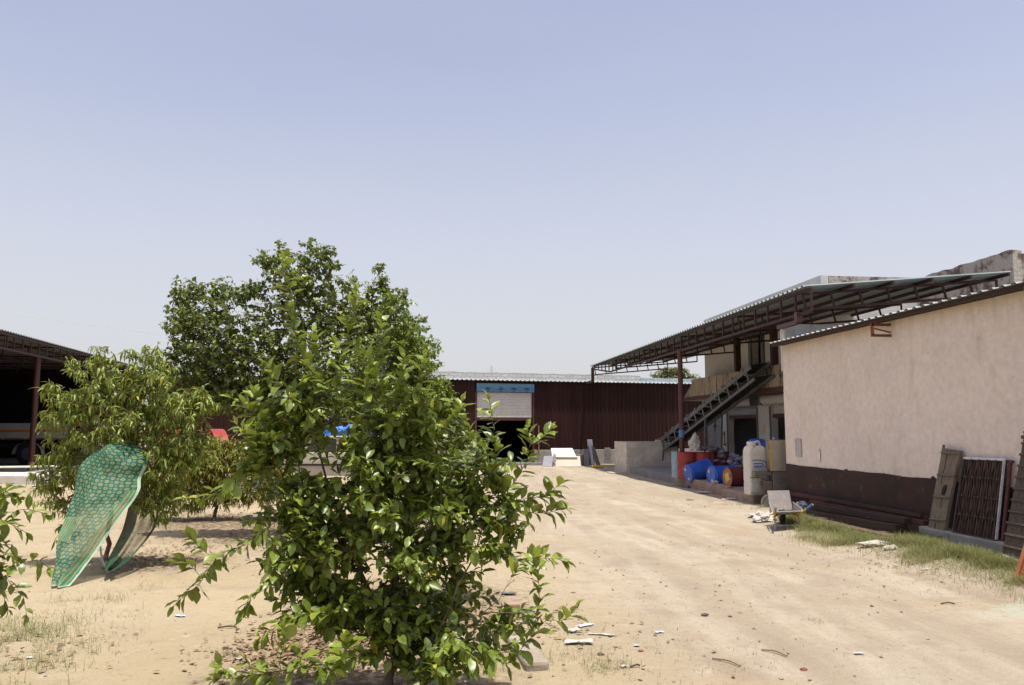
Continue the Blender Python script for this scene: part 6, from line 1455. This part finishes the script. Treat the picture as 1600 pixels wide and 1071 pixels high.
# ------------------------------------------------------------------ light, sky, camera
w = bpy.data.worlds.new('World'); bpy.context.scene.world = w; w.use_nodes = True
t = w.node_tree; bg = t.nodes['Background']
SUN = V((.085, -.16, 1)).normalized(); EL = math.asin(SUN.z); AZ = math.atan2(SUN.x, SUN.y)
sky = t.nodes.new('ShaderNodeTexSky'); sky.sky_type = 'NISHITA'; sky.sun_disc = False
sky.sun_elevation = EL; sky.sun_rotation = AZ; sky.air_density = SKY_AIR; sky.dust_density = SKY_DUST; sky.ozone_density = SKY_OZ; sky.altitude = 200
hs = t.nodes.new('ShaderNodeHueSaturation'); hs.inputs['Hue'].default_value = SKY_HUE; hs.inputs['Saturation'].default_value = SKY_SAT; hs.inputs['Value'].default_value = 1
t.links.new(sky.outputs[0], hs.inputs['Color']); tc = t.nodes.new('ShaderNodeTexCoord'); sx = t.nodes.new('ShaderNodeSeparateXYZ'); t.links.new(tc.outputs['Generated'], sx.inputs[0])
mr = t.nodes.new('ShaderNodeMapRange'); mr.interpolation_type = 'SMOOTHERSTEP'; t.links.new(sx.outputs[2], mr.inputs[0])
for i, val in ((1, -.12), (2, .62), (3, .85), (4, 0)): mr.inputs[i].default_value = val
mx = t.nodes.new('ShaderNodeMix'); mx.data_type = 'RGBA'; t.links.new(mr.outputs[0], mx.inputs[0]); t.links.new(hs.outputs[0], mx.inputs[6]); mx.inputs[7].default_value = (3.72, 3.68, 3.80, 1)   # dust haze low in the sky
nz = t.nodes.new('ShaderNodeTexNoise'); mpw = t.nodes.new('ShaderNodeMapping'); mpw.inputs['Scale'].default_value = (1.2, 1.2, 3.5); t.links.new(tc.outputs['Generated'], mpw.inputs[0]); t.links.new(mpw.outputs[0], nz.inputs[0]); nz.inputs['Scale'].default_value = 1.6; nz.inputs['Detail'].default_value = 5
mr2 = t.nodes.new('ShaderNodeMapRange'); t.links.new(nz.outputs[0], mr2.inputs[0])
for i, val in ((1, .3), (2, .7), (3, 0), (4, .16)): mr2.inputs[i].default_value = val
mx2 = t.nodes.new('ShaderNodeMix'); mx2.data_type = 'RGBA'; t.links.new(mr2.outputs[0], mx2.inputs[0]); t.links.new(mx.outputs[2], mx2.inputs[6]); mx2.inputs[7].default_value = (3.4, 3.45, 3.75, 1)   # thin uneven haze
t.links.new(mx2.outputs[2], bg.inputs[0]); bg.inputs[1].default_value = SKY_STR
ld = bpy.data.lights.new('sun', 'SUN'); ld.energy = SUN_STR; ld.angle = math.radians(.53); ld.color = (1, .955, .88)
lo = bpy.data.objects.new('sun', ld); C.objects.link(lo); lo.rotation_euler = SUN.to_track_quat('Z', 'Y').to_euler(); lo.location = (0, 0, 30)
cd = bpy.data.cameras.new('camera'); cam = bpy.data.objects.new('camera', cd); C.objects.link(cam)
cd.sensor_width = 36; cd.lens = F/1600*36; cd.clip_start = .1; cd.clip_end = 6000
M_ = Matrix((RT, UP, -FW)).transposed().to_4x4(); M_.translation = V((0, 0, EYE)); cam.matrix_world = M_
sc = bpy.context.scene; sc.camera = cam
sc.view_settings.view_transform = 'Standard'; sc.view_settings.look = 'None'; sc.view_settings.gamma = 1; sc.view_settings.exposure = EXPO
sc.cycles.max_bounces = 8; sc.cycles.transparent_max_bounces = 12; sc.cycles.use_denoising = True
